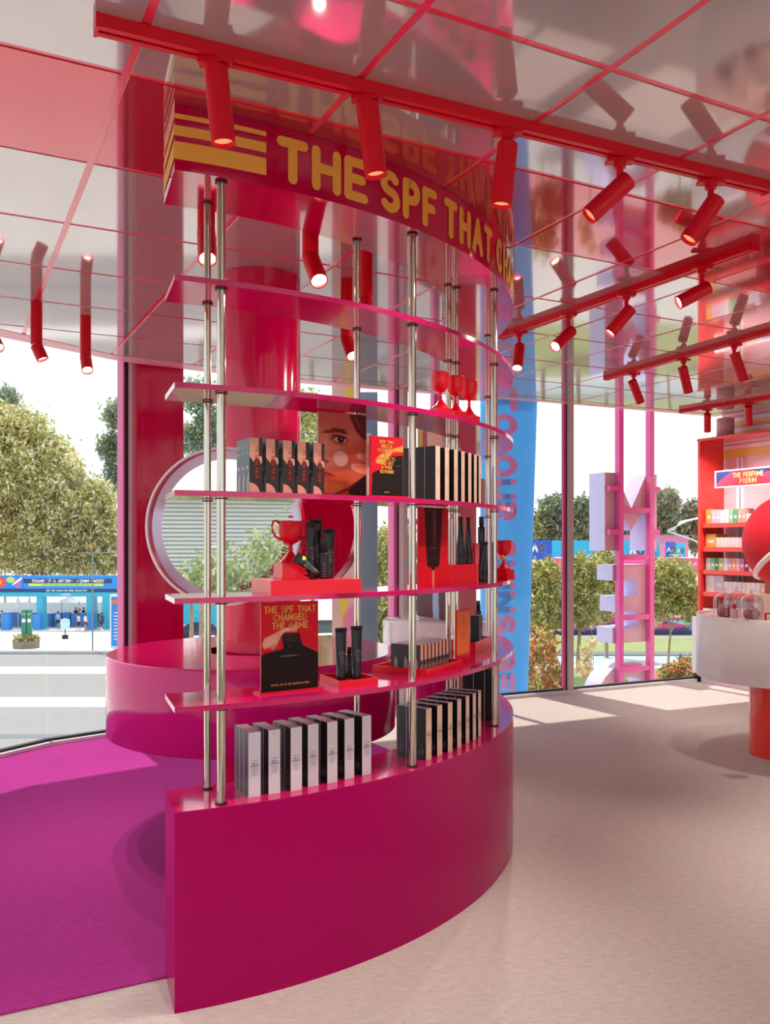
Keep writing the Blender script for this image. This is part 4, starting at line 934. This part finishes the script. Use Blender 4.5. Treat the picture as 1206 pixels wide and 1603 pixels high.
# leafy things
def leaves(name, parent, blobs, n_, size, pal, seed=1, droop=.3, hollow=.55):
    r = np.random.default_rng(seed); vol = np.array([b[3]*b[4]*b[5] for b in blobs])**.7; pk_ = r.choice(len(blobs), n_, p=vol/vol.sum()); B = np.array(blobs)[pk_]
    d = r.normal(size=(n_, 3)); d /= np.linalg.norm(d, axis=1)[:, None]; rad = hollow+(1-hollow)*r.random(n_)**.6
    clump = 1+.22*np.sin(d[:, 0]*9+B[:, 0])*np.sin(d[:, 2]*8+B[:, 1])+.12*np.sin(d[:, 1]*13)
    P_ = B[:, :3]+d*B[:, 3:]*(rad*clump*(1+.10*r.normal(size=n_)))[:, None]
    a = r.normal(size=(n_, 3)); a[:, 2] -= droop*2; a /= np.linalg.norm(a, axis=1)[:, None]; b = np.cross(a, r.normal(size=(n_, 3))); b /= np.linalg.norm(b, axis=1)[:, None]
    sz = size*(.6+.8*r.random(n_))[:, None]; a *= sz; b *= sz*.38
    V = np.stack([P_-a, P_+b, P_+a, P_-b], 1).reshape(-1, 3); Fq = np.arange(n_*4).reshape(-1, 4)
    me = bpy.data.meshes.new(name); me.vertices.add(len(V)); me.vertices.foreach_set('co', V.astype(np.float32).ravel())
    me.loops.add(n_*4); me.loops.foreach_set('vertex_index', Fq.ravel().astype(np.int32)); me.polygons.add(n_); me.polygons.foreach_set('loop_start', np.arange(n_, dtype=np.int32)*4); me.update(); me.validate()
    pc = np.array([lin(x) for x in pal]); ci = r.integers(0, len(pal), n_); c = pc[ci]*(.75+.5*r.random(n_))[:, None]
    at = me.color_attributes.new('Col', 'FLOAT_COLOR', 'POINT'); at.data.foreach_set('color', np.c_[np.repeat(c, 4, 0), np.ones(n_*4)].astype(np.float32).ravel())
    me.materials.append(LEAFM); o = bpy.data.objects.new(name, me); C.objects.link(o); o.parent = parent; o['kind'] = 'stuff'; return o
def pblob(u, v, ru, rv, D, rd=None): q = W(u, v, D); return (q.x, q.y, q.z, ru/F*D, (rd or (ru+rv)/2)/F*D, rv/F*D)
EUC = ['8E9648', 'B8BA6A', 'D4D08C', '6E7C3C', 'A0A254', 'C8A860', 'ECE6B8']
def tree(label, u, D, blobs_px, n_, size, pal=EUC, z0=ZG, seed=1, tr_=.15, group=None, limbs=6, hollow=.55, name='tree'):
    base = W(u, 851, D); base.z = z0; t = thing(name, label, 'tree' if name == 'tree' else 'shrub', base, 0, group)
    bl_ = [pblob(*b, D) for b in blobs_px]; bl_ = [(x-base.x, y-base.y, z-base.z, a, b, c) for x, y, z, a, b, c in bl_]
    leaves('foliage', t, bl_, n_, size, pal, seed, hollow=hollow)
    s = MB().m(BARK); ra_ = random.Random(seed)
    cz = min(b[2] for b in bl_); cx = sum(b[0] for b in bl_)/len(bl_); fork = (cx*.3, 0, max(.3, cz*.6))
    s.tube([(0, 0, 0), (cx*.1, 0, fork[2]*.5), fork], [tr_, tr_*.8, tr_*.7], 8)
    for i in range(limbs):
        b = bl_[i % len(bl_)]; s.tube([fork, ((fork[0]+b[0])/2+ra_.uniform(-.3, .3)*b[3], b[1]*.5, (fork[2]+b[2])/2), (b[0]+ra_.uniform(-.6, .6)*b[3], b[1], b[2]+ra_.uniform(0, .7)*b[5])], [tr_*.5, tr_*.35, tr_*.1], 6)
    s.build('trunk', t); return t
tree('large drooping eucalyptus tree filling the left window', 60, 93, [(25, 680, 45, 42), (-10, 740, 70, 70), (60, 745, 60, 70), (95, 800, 55, 70), (140, 815, 40, 55), (40, 850, 80, 48), (-30, 840, 60, 60), (150, 868, 45, 38), (175, 850, 30, 45), (100, 860, 50, 42), (80, 700, 22, 22), (150, 780, 25, 30), (10, 655, 22, 22)], 95000, .25, ['B0B260', 'D4D290', 'EEEAC0', '8A9850', 'C0BC74', 'DCBC84', 'FAF6E4'], seed=3, tr_=.35, limbs=16)  # whitish leaf colours paint sunlit highlights into the crown
tree('slim blue-green tree rising right of the large eucalyptus', 178, 110, [(182, 650, 22, 26), (170, 700, 18, 25), (190, 740, 26, 40), (205, 690, 20, 25)], 5200, .32, ['6A8088', '8FA08C', '7A8A60', 'B0B48A'], seed=4, hollow=.2)
tree('pale tree top at the far left edge of the window', 8, 115, [(8, 625, 22, 22), (20, 650, 22, 22), (-5, 650, 20, 30)], 3500, .34, ['8FA8B4', '9AA888', 'B8BC90'], seed=5, hollow=.2)
tree('sparse tree seen between the magenta pier and the column', 315, 45, [(310, 620, 35, 30), (330, 665, 30, 35), (300, 690, 35, 30), (335, 720, 30, 40)], 6500, .12, ['6A8470', '8A9A60', 'A8B080', '7090A0'], seed=6, hollow=.1)
tree('yellow-green tree beyond the portrait poster', 488, 50, [(482, 640, 25, 30), (490, 690, 30, 45), (520, 760, 40, 50)], 7000, .13, ['A8AC50', 'C8C070', '8A9048', 'D8D090'], seed=7)
tree('leafy tree seen through the shelves left of the mullion', 580, 52, [(585, 930, 34, 50), (600, 860, 22, 35), (575, 985, 30, 40), (605, 1000, 20, 40)], 12000, .14, seed=8)
tree('tree seen behind the second pink ladder', 632, 55, [(632, 870, 24, 45), (640, 940, 26, 50), (650, 1000, 22, 40)], 8000, .14, ['5E6E50', '7E8A5C', 'A8AC70', '8A9088'], seed=9)
tree('young eucalyptus beside the blue banner', 850, 52, [(852, 905, 28, 30), (848, 945, 28, 40), (868, 960, 24, 28)], 11000, .12, seed=10)
tree('young eucalyptus between the mullion and the ladder', 905, 53, [(905, 895, 24, 28), (900, 935, 26, 36), (915, 950, 22, 34), (935, 900, 16, 26)], 12000, .12, seed=11)
tree('slender young tree just left of the pink ladder', 950, 60, [(945, 880, 20, 22), (955, 915, 22, 25), (945, 950, 18, 25)], 6000, .12, seed=12)
tree('broad young eucalyptus right of the pink ladder', 1046, 54, [(1050, 905, 38, 32), (1035, 940, 26, 30), (1072, 930, 26, 30), (1085, 950, 18, 26)], 15000, .12, seed=13, tr_=.09)
HIL = ['6E8068', '8A9874', 'A4AC80', '5E7268', 'B8BA90']  # greens paled so that distance haze is in the leaf colour
for i, (l, bb) in enumerate([('dark rounded tree on the hill left of the mullion', [(868, 800, 26, 24), (855, 830, 26, 25), (880, 840, 20, 25)]), ('dark tree on the hill right of the mullion', [(912, 800, 14, 22), (905, 835, 24, 22)]), ('hill tree behind the letter M', [(960, 815, 30, 24), (940, 840, 30, 20), (985, 835, 25, 22)]),
        ('tall dark tree on the hill right of the letter M', [(1042, 790, 22, 26), (1055, 825, 26, 26), (1035, 835, 20, 22)]), ('grey-green hill tree beside the perfume shelves', [(1085, 805, 18, 22), (1090, 840, 20, 22), (1110, 820, 20, 30)]), ('pale yellow hill tree by the blue banner', [(840, 835, 16, 28), (850, 855, 20, 14)])]):
    tree(l, bb[0][0], 150, bb, 7000, .38, HIL if i != 5 else ['B8B070', '9AA060', 'C8C088'], z0=ZG, seed=20+i, tr_=.3, group='trees on the hill')
SHR = ['B8442E', 'D8762E', '8CA040', 'C8C060', 'E0D890', '5E7A34', 'D05A48']
tree('red and green leafy shrub at the foot of the blue banner', 850, 11.2, [(850, 1010, 22, 30), (848, 1050, 32, 42), (868, 1075, 24, 30)], 2600, .035, SHR, z0=-.9, seed=30, tr_=.012, name='shrub')
tree('yellow and red shrub below the broad young tree', 1065, 11.4, [(1050, 1055, 20, 16), (1078, 1048, 24, 20), (1065, 1075, 34, 18)], 2400, .035, SHR, z0=-.9, seed=31, tr_=.012, name='shrub')
tree('thin flowering shrub at the foot of the letter E', 925, 11.6, [(918, 1022, 10, 14), (930, 1005, 9, 10), (915, 1045, 12, 16)], 420, .03, ['E8E0C0', 'C8C878', 'D8A878'], z0=-.9, seed=32, tr_=.01, name='shrub')
# hoardings right
def board(name, label, u0, u1, v0, v1, D, m_, txt=None, tm=None, th=None, cat='hoarding', zb=None, thick=.4, tcu=None, tv=None, legs=True):
    p0 = W(u0, v1, D); p1 = W(u1, v0, D); t = thing(name, label, cat, (p0.x, D, ZG)); L = p1.x-p0.x
    MB().m(m_).box(0, L, 0, thick, p0.z-ZG, p1.z-ZG).build('panel', t)
    if txt:
        h_ = th/F*D; cxx = ((tcu or (u0+u1)/2)-603)/F*D-p0.x; zz_ = EYE-((tv or (v0+v1)/2)-HV)/F*D-ZG-h_/2
        s = MB().m(tm or WHITE); s.text(txt, h_, lambda a, b: (cxx+a, -.05, zz_+b), t=.25, gap=.3, align='c'); s.build('lettering', t)
    if legs:
        for x in np.linspace(.2, max(L-.2, .3), 3 if L > 6 else 2): MB().m(KERB).box(x-.1, x+.1, .1, .3, 0, p0.z-ZG).build('leg', t)
    return t
DB = mat('hoarding_blue', '1C5CC8', .6); CYN = mat('hoarding_cyan', '22B8E0', .6); WHF = mat('white_lettering', 'F6F6F6', .5); PWL = mat('pink_hoarding', 'E85A9C', .6)
board('hoarding', 'blue hoarding with white letters AO left of the mullion', 820, 864, 846, 876, 95, DB, '^O', WHF, 11, tcu=843, tv=858)
board('hoarding', 'cyan hoarding with white letters AO behind the pink ladder', 864.5, 1033, 846, 873, 95, CYN, '^O', WHF, 13, tcu=997, tv=862)
board('hoarding', 'small blue sign with white letters AO right of the ladder', 1044, 1057, 848, 872, 94, DB, '^O', WHF, 7)
board('hoarding', 'small cyan sign with white letters AO beside the perfume shelves', 1058, 1073, 850, 873, 94, CYN, '^O', WHF, 6)
MB_ = board('hoarding', 'long pink hoarding wall with a white cap behind the young trees', 868, 1110, 874, 900, 92, PWL, legs=True)
p_ = MB().m(WHITE).box(0, 242/F*92, -.05, .45, EYE-(873.5-HV)/F*92-ZG, EYE-(872-HV)/F*92-ZG).build('cap', MB_)
c = Cv(240, 40, '2A3E7A')
for i in range(40): c.ell(rng.random(), rng.random()*.8, .03+.05*rng.random(), .1+.2*rng.random(), ['D83A78', '3A7AC8', '8CC8D8', 'E8E0E0', 'C02848', '28305A', '5A4AA0'][i % 7], .1, rng.random()*180)
c.poly([(0, .85), (1, .85), (1, 1), (0, 1)], '222848'); c.ell(.62, .55, .03, .2, 'C8A088', .2)
mu = thing('mural_wall', 'long dark mural wall with colourful shapes beyond the lawn', 'mural', (W(700, 851, 75).x, 75, ZG)); 
hz = EYE-(946-HV)/F*75-ZG; MB().m(KERB).box(0, 520/F*75, 0, .4, 0, hz).build('wall_body', mu); paint_mesh('mural_print', mu, c.a, 520/F*75, hz, -.02)
wb = thing('sports_building', 'pale curved-roof building behind the cyan hoarding', 'building', (W(1010, 851, 120).x, 120, ZG))
s = MB().m(mat('ribbed_pink_wall', 'D88AB0', .6)); 
for k in range(14): s.box(-4, 6, -.1-(k % 2)*.1, 3, (EYE-ZG)+.3*k*.28, (EYE-ZG)+.3*(k+1)*.28)
s.box(-4, 6, 0, 3, 0, EYE-ZG); s.build('ribbed_wall', wb)
cn = thing('canopy_roof', 'white ribbed canopy roof right of the pink ladder', 'canopy', (W(1085, 851, 110).x, 110, ZG)); s = MB().m(mat('canopy_grey', 'C8CCC8', .5))
for k in range(9): s.tube([(-3.2+.2*k, k*.3, 9.6), (-.5, k*.4, 10.8), (3.5, k*.5, 11.6)], .06, 5)
s.tube([(-3.2, 0, 9.5), (0, 0, 8.4), (2, 0, 7.4)], .12, 6); s.tube([(2, 0, 0), (2, 0, 7.4)], .15, 6); s.build('roof_ribs', cn)

# pastel banner and slate door column between the shelves
c = Cv(40, 160, 'E8C4BC'); c.poly([(.55, 0), (.8, 0), (.5, .35), (.3, .35)], 'EFD84A'); c.poly([(.2, .42), (.45, .42), (.95, 1), (.7, 1)], 'EFD84A'); c.ell(.2, .2, .5, .06, 'D8E4E0', .3); c.ell(.9, .6, .5, .05, 'E88AB0', .3)
pbn = thing('pastel_banner', 'pale pink outdoor banner with a yellow swoosh seen between the shelves', 'banner', (W(520, 851, 8.0).x, 8.0, -.9))
MB().m(WHITEM).box(0, 42/F*8, 0, .02, 0, 3.84).build('cloth', pbn); paint_mesh('print', pbn, c.a, 42/F*8, 3.76, -.004, 0, .05)
for k in (0,): MB().m(DARKM).cyl((.02, .05, -5.6), (.02, .05, 3.84), .02).build('pole', pbn)
sl = thing('slate_column', 'slate grey outdoor column behind the shelves right of the pastel banner', 'column', (W(577, 851, 8.6).x, 8.6, ZG)); MB().m(mat('slate_paint', '5A7080', .35)).box(-.09, .09, 0, .18, 0, EYE-ZG+1.5).build('shaft', sl)
# ---------------------------------------------------------------- left: ticket kiosk
KD = 80; kx = lambda u: (u-603)/F*KD; kz = lambda v: EYE-(v-HV)/F*KD-ZG
ks = thing('ticket_kiosk', 'long blue event kiosk with lettered fascia beyond the paved square', 'kiosk', (kx(-80), KD, ZG)); ko = kx(-80)
KB = mat('kiosk_blue', '1888DC', .5); KT = mat('kiosk_teal', '22A8C8', .5); KN = mat('kiosk_navy', '1A3470', .5); KG = mat('kiosk_lime', 'C8DC4A', .5)
X = lambda u: kx(u)-ko
MB().m(KB).box(X(-80), X(350), 0, .5, kz(922), kz(901)).build('fascia', ks); MB().m(KN).box(X(-80), X(350), -.05, .5, kz(927), kz(922.2)).build('fascia_band', ks); MB().m(KT).box(X(-80), X(350), -.02, .5, kz(934), kz(927.2)).build('fascia_band', ks)
for u0, u1 in ((-40, -28), (57, 67), (135, 147), (160, 192), (280, 350)): MB().m(KT).box(X(u0), X(u1), 0, 1, 0, kz(934)).build('pillar', ks)
for u0, u1 in ((57, 68), (8, 20), (-20, -8), (138, 150)): MB().m(KB).box(X(u0), X(u1), -.8, -.1, 0, kz(961)).build('counter', ks)
MB().m(mat('kiosk_back', 'ECECE8', .7)).box(X(-80), X(350), 5.9, 6, 0, kz(950)).build('back_wall', ks)
s = MB().m(mat('counter_blue', '2A78C0', .6))
for u in range(-70, 156, 14): s.box(X(u), X(u+11), 2.2, 2.8, 0, kz(962+(u % 3)))
s.build('seating', ks)
kf = lambda v, cu: (lambda a, b: (X(cu)+a, -.08, kz(v)+b))
MB().m(KN).box(X(37), X(175), -.03, 0, kz(913), kz(906)).build('title_panel', ks)
MB().m(WHF).text('THANKS FOR HITTING OPENING WEEK', .25, kf(911.6, 106), t=.26, gap=.3, align='c', italic=.25, wid=1.12).build('lettering', ks)
MB().m(KG).box(X(45), X(162), -.03, 0, kz(917.5), kz(913.4)).build('lime_strip', ks)
MB().m(KT).text('AUSTRALIAN OPEN FINALS NEXT BE THERE FOR IT ALL', .12, kf(916.8, 104), t=.22, align='c', caps=0).build('lettering', ks)
MB().m(WHF).text('SEE YOU AGAIN FOR MORE SMASH HITS', .14, kf(925.6, 105), t=.22, gap=.3, align='c', caps=0).build('lettering', ks)
MB().m(WHF).text('AUSOPEN', .14, kf(931.8, 104), t=.22, gap=.3, align='c', caps=0).build('lettering', ks)
c = Cv(60, 40, '1888DC'); c.ell(.2, .5, .25, .45, 'E0503C', .1); c.ell(.2, .5, .1, .2, 'F0A088', .2); c.ell(.6, .3, .15, .25, 'B8D070', .2); c.ell(.85, .6, .14, .4, 'A070C0', .2); c.ell(.9, .3, .05, .5, 'F0F0F0', .2, 30)
paint_mesh('fruit_art', ks, c.a, X(35)-X(-10), kz(902)-kz(921), -.06, X(-10), kz(921))
s = MB().m(WHF)
for u in range(-60, 340, 7): s.cyl((X(u), .5, kz(901)), (X(u), .5, kz(899.5)), .05, seg=6)
s.build('festoon_bulbs', ks)
# tents
for i, (u, v, w_, l) in enumerate([(88, 937, 17, 'white peaked tent in the middle of the kiosk opening'), (128, 939, 13, 'white peaked tent at the right of the kiosk opening')]):
    t = thing('market_tent', l, 'tent', (kx(u), KD+3.6, ZG)); a = w_/F*KD; MB().m(WHITEM).lathe([(a*1.3, kz(946)), (a*.6, kz(941)), (.05, kz(v-1))], 4, smooth=False).build('canopy', t)
    for sx in (-1, 1): MB().m(WHITEM).cyl((sx*a*.85, 0, 0), (sx*a*.85, 0, kz(946)), .06, seg=8).build('pole', t)
for i, u in enumerate((14, 32)):
    t = thing('closed_parasol', 'closed white parasol, %s one at the left of the kiosk' % ['left', 'right'][i], 'parasol', (kx(u), KD+2, ZG)); MB().m(WHITEM).lathe([(.32, kz(955)), (.2, kz(945)), (.05, kz(936))], 10).build('folded_canopy', t); MB().m(WHITEM).cyl((0, 0, 0), (0, 0, kz(950)), .04, seg=8).build('pole', t)
# people
def person_proto(name, label, loc, shirt, short, pose=0, sc=1., rz=0.):
    t = thing(name, label, 'person', loc, rz, None)
    st = .10+.08*pose
    J = [(0,0,.93),(0,0,1.15),(0,0,1.38),(0,0,1.50),(0,-.01,1.62),(.09,0,.9),(.10+.0*st,-st,.50),(.10,-st*.9,.06),(.10,-st-.12,.03),(-.09,0,.9),(-.10,st,.50),(-.10,st*1.3,.06),(-.10,st*1.3-.12,.03),
         (.19,0,1.38),(.24,-.02,1.12),(.22,-.14-.1*pose,.92),(-.19,0,1.38),(-.24,-.02,1.12),(-.22,-.10,.9)]
    Ed = [(0,1),(1,2),(2,3),(3,4),(0,5),(5,6),(6,7),(7,8),(0,9),(9,10),(10,11),(11,12),(2,13),(13,14),(14,15),(2,16),(16,17),(17,18)]
    Rr = [.15,.14,.15,.055,.10,.09,.065,.042,.035,.09,.065,.042,.035,.06,.045,.032,.06,.045,.032]
    me = bpy.data.meshes.new('body'); me.from_pydata([(x*sc, y*sc, z*sc) for x, y, z in J], Ed, []); o = bpy.data.objects.new('body', me); C.objects.link(o); o.parent = t
    md = o.modifiers.new('skin', 'SKIN')
    for i, r in enumerate(Rr): me.skin_vertices[0].data[i].radius = (r*sc, r*sc*.85)
    me.skin_vertices[0].data[0].use_root = True; o.modifiers.new('sub', 'SUBSURF').levels = 1; me.materials.append(mat('skin_tone', 'C08A6C', .6))
    MB().m(mat('shirt_'+shirt, shirt, .8)).lathe([(.17*sc, .88*sc), (.175*sc, 1.1*sc), (.205*sc, 1.35*sc), (.17*sc, 1.45*sc), (.07*sc, 1.5*sc)], 14, sy=.72).build('shirt', t)
    MB().m(mat('shorts_'+short, short, .8)).lathe([(.18*sc, .97*sc), (.185*sc, .85*sc), (.19*sc, .58*sc), (.17*sc, .57*sc)], 14, sy=.85).build('trousers', t)
    MB().m(mat('dark_hair', '3A2A20', .8)).lathe([(.105*sc, 1.63*sc), (.112*sc, 1.70*sc), (.07*sc, 1.77*sc), (.001, 1.785*sc)], 12).build('hair', t)
    return t
for i, (u, v, sh, st, nm, pose) in enumerate([(91, 985, '6AB8D8', '2A2E40', 'person in a light blue shirt and dark shorts before the kiosk', 0), (123, 988.5, 'D8E0E4', '4A2238', 'person in white top and maroon shorts seen from behind at the kiosk', 0), (134, 989, 'E0D8D0', '5A2A3A', 'person with white cap and maroon trousers striding by the kiosk', 1),
        (160, 987, '2A4878', '243C68', 'person in navy clothes right of the grey pole', 1), (70, 983, '1E2230', '1E2230', 'person in black beside the kiosk pillar', 0), (119, 977, '202A48', '202A40', 'person in navy at the counter, left of the green shirt', 0),
        (125, 980, 'B0C838', '30343C', 'person in a lime green shirt at the counter', 0), (131, 977, '1E2238', '20242E', 'person in dark clothes at the counter, right of the green shirt', 0), (152, 983, '26262E', '26262E', 'person in black at the right kiosk counter', 0), (3, 983, '8A94A8', 'C8C4BC', 'person in grey at the far left of the kiosk', 0)]):
    D = GD(v); person_proto('person', nm, ((u-603)/F*D, D, ZG+.012), sh, st, pose, .92, rz=i*1.3)
# green sign in planter
PD = GD(1014); pl = thing('planter', 'round stone planter with dry grass around the green sign', 'planter', (W(41, 851, PD).x, PD, ZG+.01))
MB().m(mat('planter_stone', '8A7A6C', .8)).lathe([(1.0, 0), (1.05, .55), (.95, .55), (.95, .5), (.001, .5)], 8, smooth=False).build('box', pl)
leaves('grass', pl, [(0, 0, .65, .95, .9, .35)], 1500, .14, ['B8AC70', 'D8CC98', '8A8A50'], 40, droop=-.8, hollow=.1)
gs = thing('green_sign', 'green two-sided pillar sign with round white emblems in the planter', 'sign', (W(42.5, 851, PD).x, PD-.0, ZG+.52)); GR = mat('sign_green', '1E8A6A', .5)
MB().m(GR).box(-.40, -.04, -.12, .1, 0, 2.35).build('panel', gs); MB().m(GR).box(.04, .36, -.12, .1, 0, 2.35).build('panel', gs); MB().m(KN).box(-.04, .04, -.05, .1, 0, 2.3).build('core', gs)
for x in (-.22, .2): s = MB().m(WHF); s.disc((x, -.125, 1.55), (0, -1, 0), .15, 18); s.build('emblem', gs)
s = MB().m(WHF); s.text('GATE', .09, lambda a, b: (-.22+a, -.124, 2.0+b), align='c', caps=0); s.text('WAY', .09, lambda a, b: (.2+a, -.124, 2.0+b), align='c', caps=0); s.build('lettering', gs)
bs = thing('bubble_sign', 'small pale blue rounded sign on a dark base before the kiosk', 'sign', (W(102, 851, GD(1000)).x, GD(1000), ZG+.012)); MB().m(mat('pale_blue', 'B8D8EC', .5)).lathe([(.01, .75), (.35, .85), (.42, 1.25), (.38, 1.6), (.01, 1.7)], 20, sy=.2).build('panel', bs); MB().m(DARKM).lathe([(.26, 0), (.26, .3), (.04, .32), (.04, .8)], 12).build('base', bs)
gp = thing('lamp_pole', 'tall thin grey steel pole with a cross wire on the square', 'pole', (W(145, 851, GD(1018)).x, GD(1018), ZG)); MB().m(mat('pole_grey', '7A848C', .4)).cyl((0, 0, 0), (0, 0, 7.3), .06, seg=10).build('shaft', gp); MB().m(MATS['pole_grey']).cyl((-1, 0, 7.2), (2.2, 0, 7.25), .02, seg=6).build('crossbar', gp)
py_ = thing('information_pylon', 'white-framed blue information pylon beside the magenta pier', 'sign', (W(172, 851, 66).x, 66, ZG+.012)); MB().m(WHITEM).box(0, 1.35, 0, .5, 0, 4.0).build('frame', py_)
MB().m(KB).box(.12, 1.3, -.02, 0, .1, 3.85).build('panel', py_); MB().m(ORANGE).box(.12, 1.3, -.03, -.02, 3.3, 3.6).build('orange_band', py_)
s = MB().m(WHF)
for k in range(9): s.box(.3, .9+(k % 3)*.15, -.035, -.02, 2.6-k*.25, 2.66-k*.25)
s.build('text_lines', py_)
# parked cars glimpsed low between the shelves
def car(label, x, y, m_, rz):
    t = thing('car', label, 'car', (x, y, ZG+.012), rz)
    P_ = [(-2.1, .35), (2.1, .35), (2.15, .75), (1.9, .95), (1.1, 1.0), (.6, 1.42), (-1.0, 1.45), (-1.7, 1.0), (-2.1, .9)]
    MB().m(m_).prism(P_, -.85, .85, lambda a, b, c: (a, c, b)).build('body', t)
    MB().m(mat('car_glass', '203040', .1, coat=.5)).prism([(.55, 1.36), (-.95, 1.39), (-1.5, 1.02), (.98, 1.02)], -.87, .87, lambda a, b, c: (a, c, b)).build('windows', t)
    for sx in (-1.3, 1.3):
        for sy in (-.8, .8): MB().m(BLACK).cyl((sx, sy-.1, .33), (sx, sy+.1, .33), .33, seg=16).build('wheel', t)
car('dark navy car glimpsed below the round mirror', W(318, 851, 72).x, 72, mat('navy_paint', '1E2A4A', .2, coat=.8), .2)
car('dark green car glimpsed right of the red poster', W(508, 851, 74).x, 74, mat('green_paint', '1E4A44', .2, coat=.8), .4)
gt = tree('tree with a pale crooked trunk low behind the left posts', 300, 66, [(300, 905, 30, 14)], 1500, .14, seed=44, tr_=.2)
# ---------------------------------------------------------------- behind the camera: louvred building + bank of shrubs seen in the mirror
dm = Vector((-.337, -.941, 0)).normalized(); Mm = Vector((-.70, 3.88, 0)); fc = Mm+dm*17
lb = thing('louvred_building', 'white louvred building with sloping roof seen in the round mirror', 'building', (fc.x, fc.y, ZG), math.atan2(dm.x, -dm.y)); 
LB = mat('louvre_white', 'FBFAF8', .6); LD = mat('louvre_gap', 'A8ACA4', .8)
MB().m(LD).box(-6, 6, -.3, -.2, 0, 9.0).build('core', lb)
for k in range(21): z = 6.9+k*.098; MB().m(LB).box(-6, 6, -.2, -.12, z, z+.066).build('slat', lb)
MB().m(LB).prism([(-6, 9.0), (6, 9.0), (6, 9.9), (-6, 8.9)][::1], -1.5, .6, lambda a, b, c: (a, -c*-1-.2 if 0 else c, b)).build('roof', lb)
bk = MB().m(mat('bank_soil', '6A7048', .95)).prism([(-7, -1), (7, -1), (7, 4), (-7, 4)], 0, 6.2).build('bank'); bk.location = (fc.x-dm.x*4, fc.y-dm.y*4, ZG); bk.rotation_euler = (0, 0, math.atan2(dm.x, -dm.y)); struct(bk)
sh = thing('shrub_bank', 'yellow-green shrubs before the louvred building in the mirror', 'shrubs', (fc.x-dm.x*3.5, fc.y-dm.y*3.5, ZG+6.2))
leaves('foliage', sh, [(random.uniform(-3, 3), random.uniform(-1, 1), random.uniform(.1, .75), .7, .5, .6) for _ in range(14)]+[(1.0, 0, 1.2, .9, .5, .9), (1.9, 0, 1.5, .8, .5, .9), (-.3, 0, .9, .7, .5, .7)], 22000, .07, ['A8B850', 'C8C878', '7E9A40', 'D8D8A0', '90A048'], 50, hollow=.2); sh['kind'] = 'stuff'
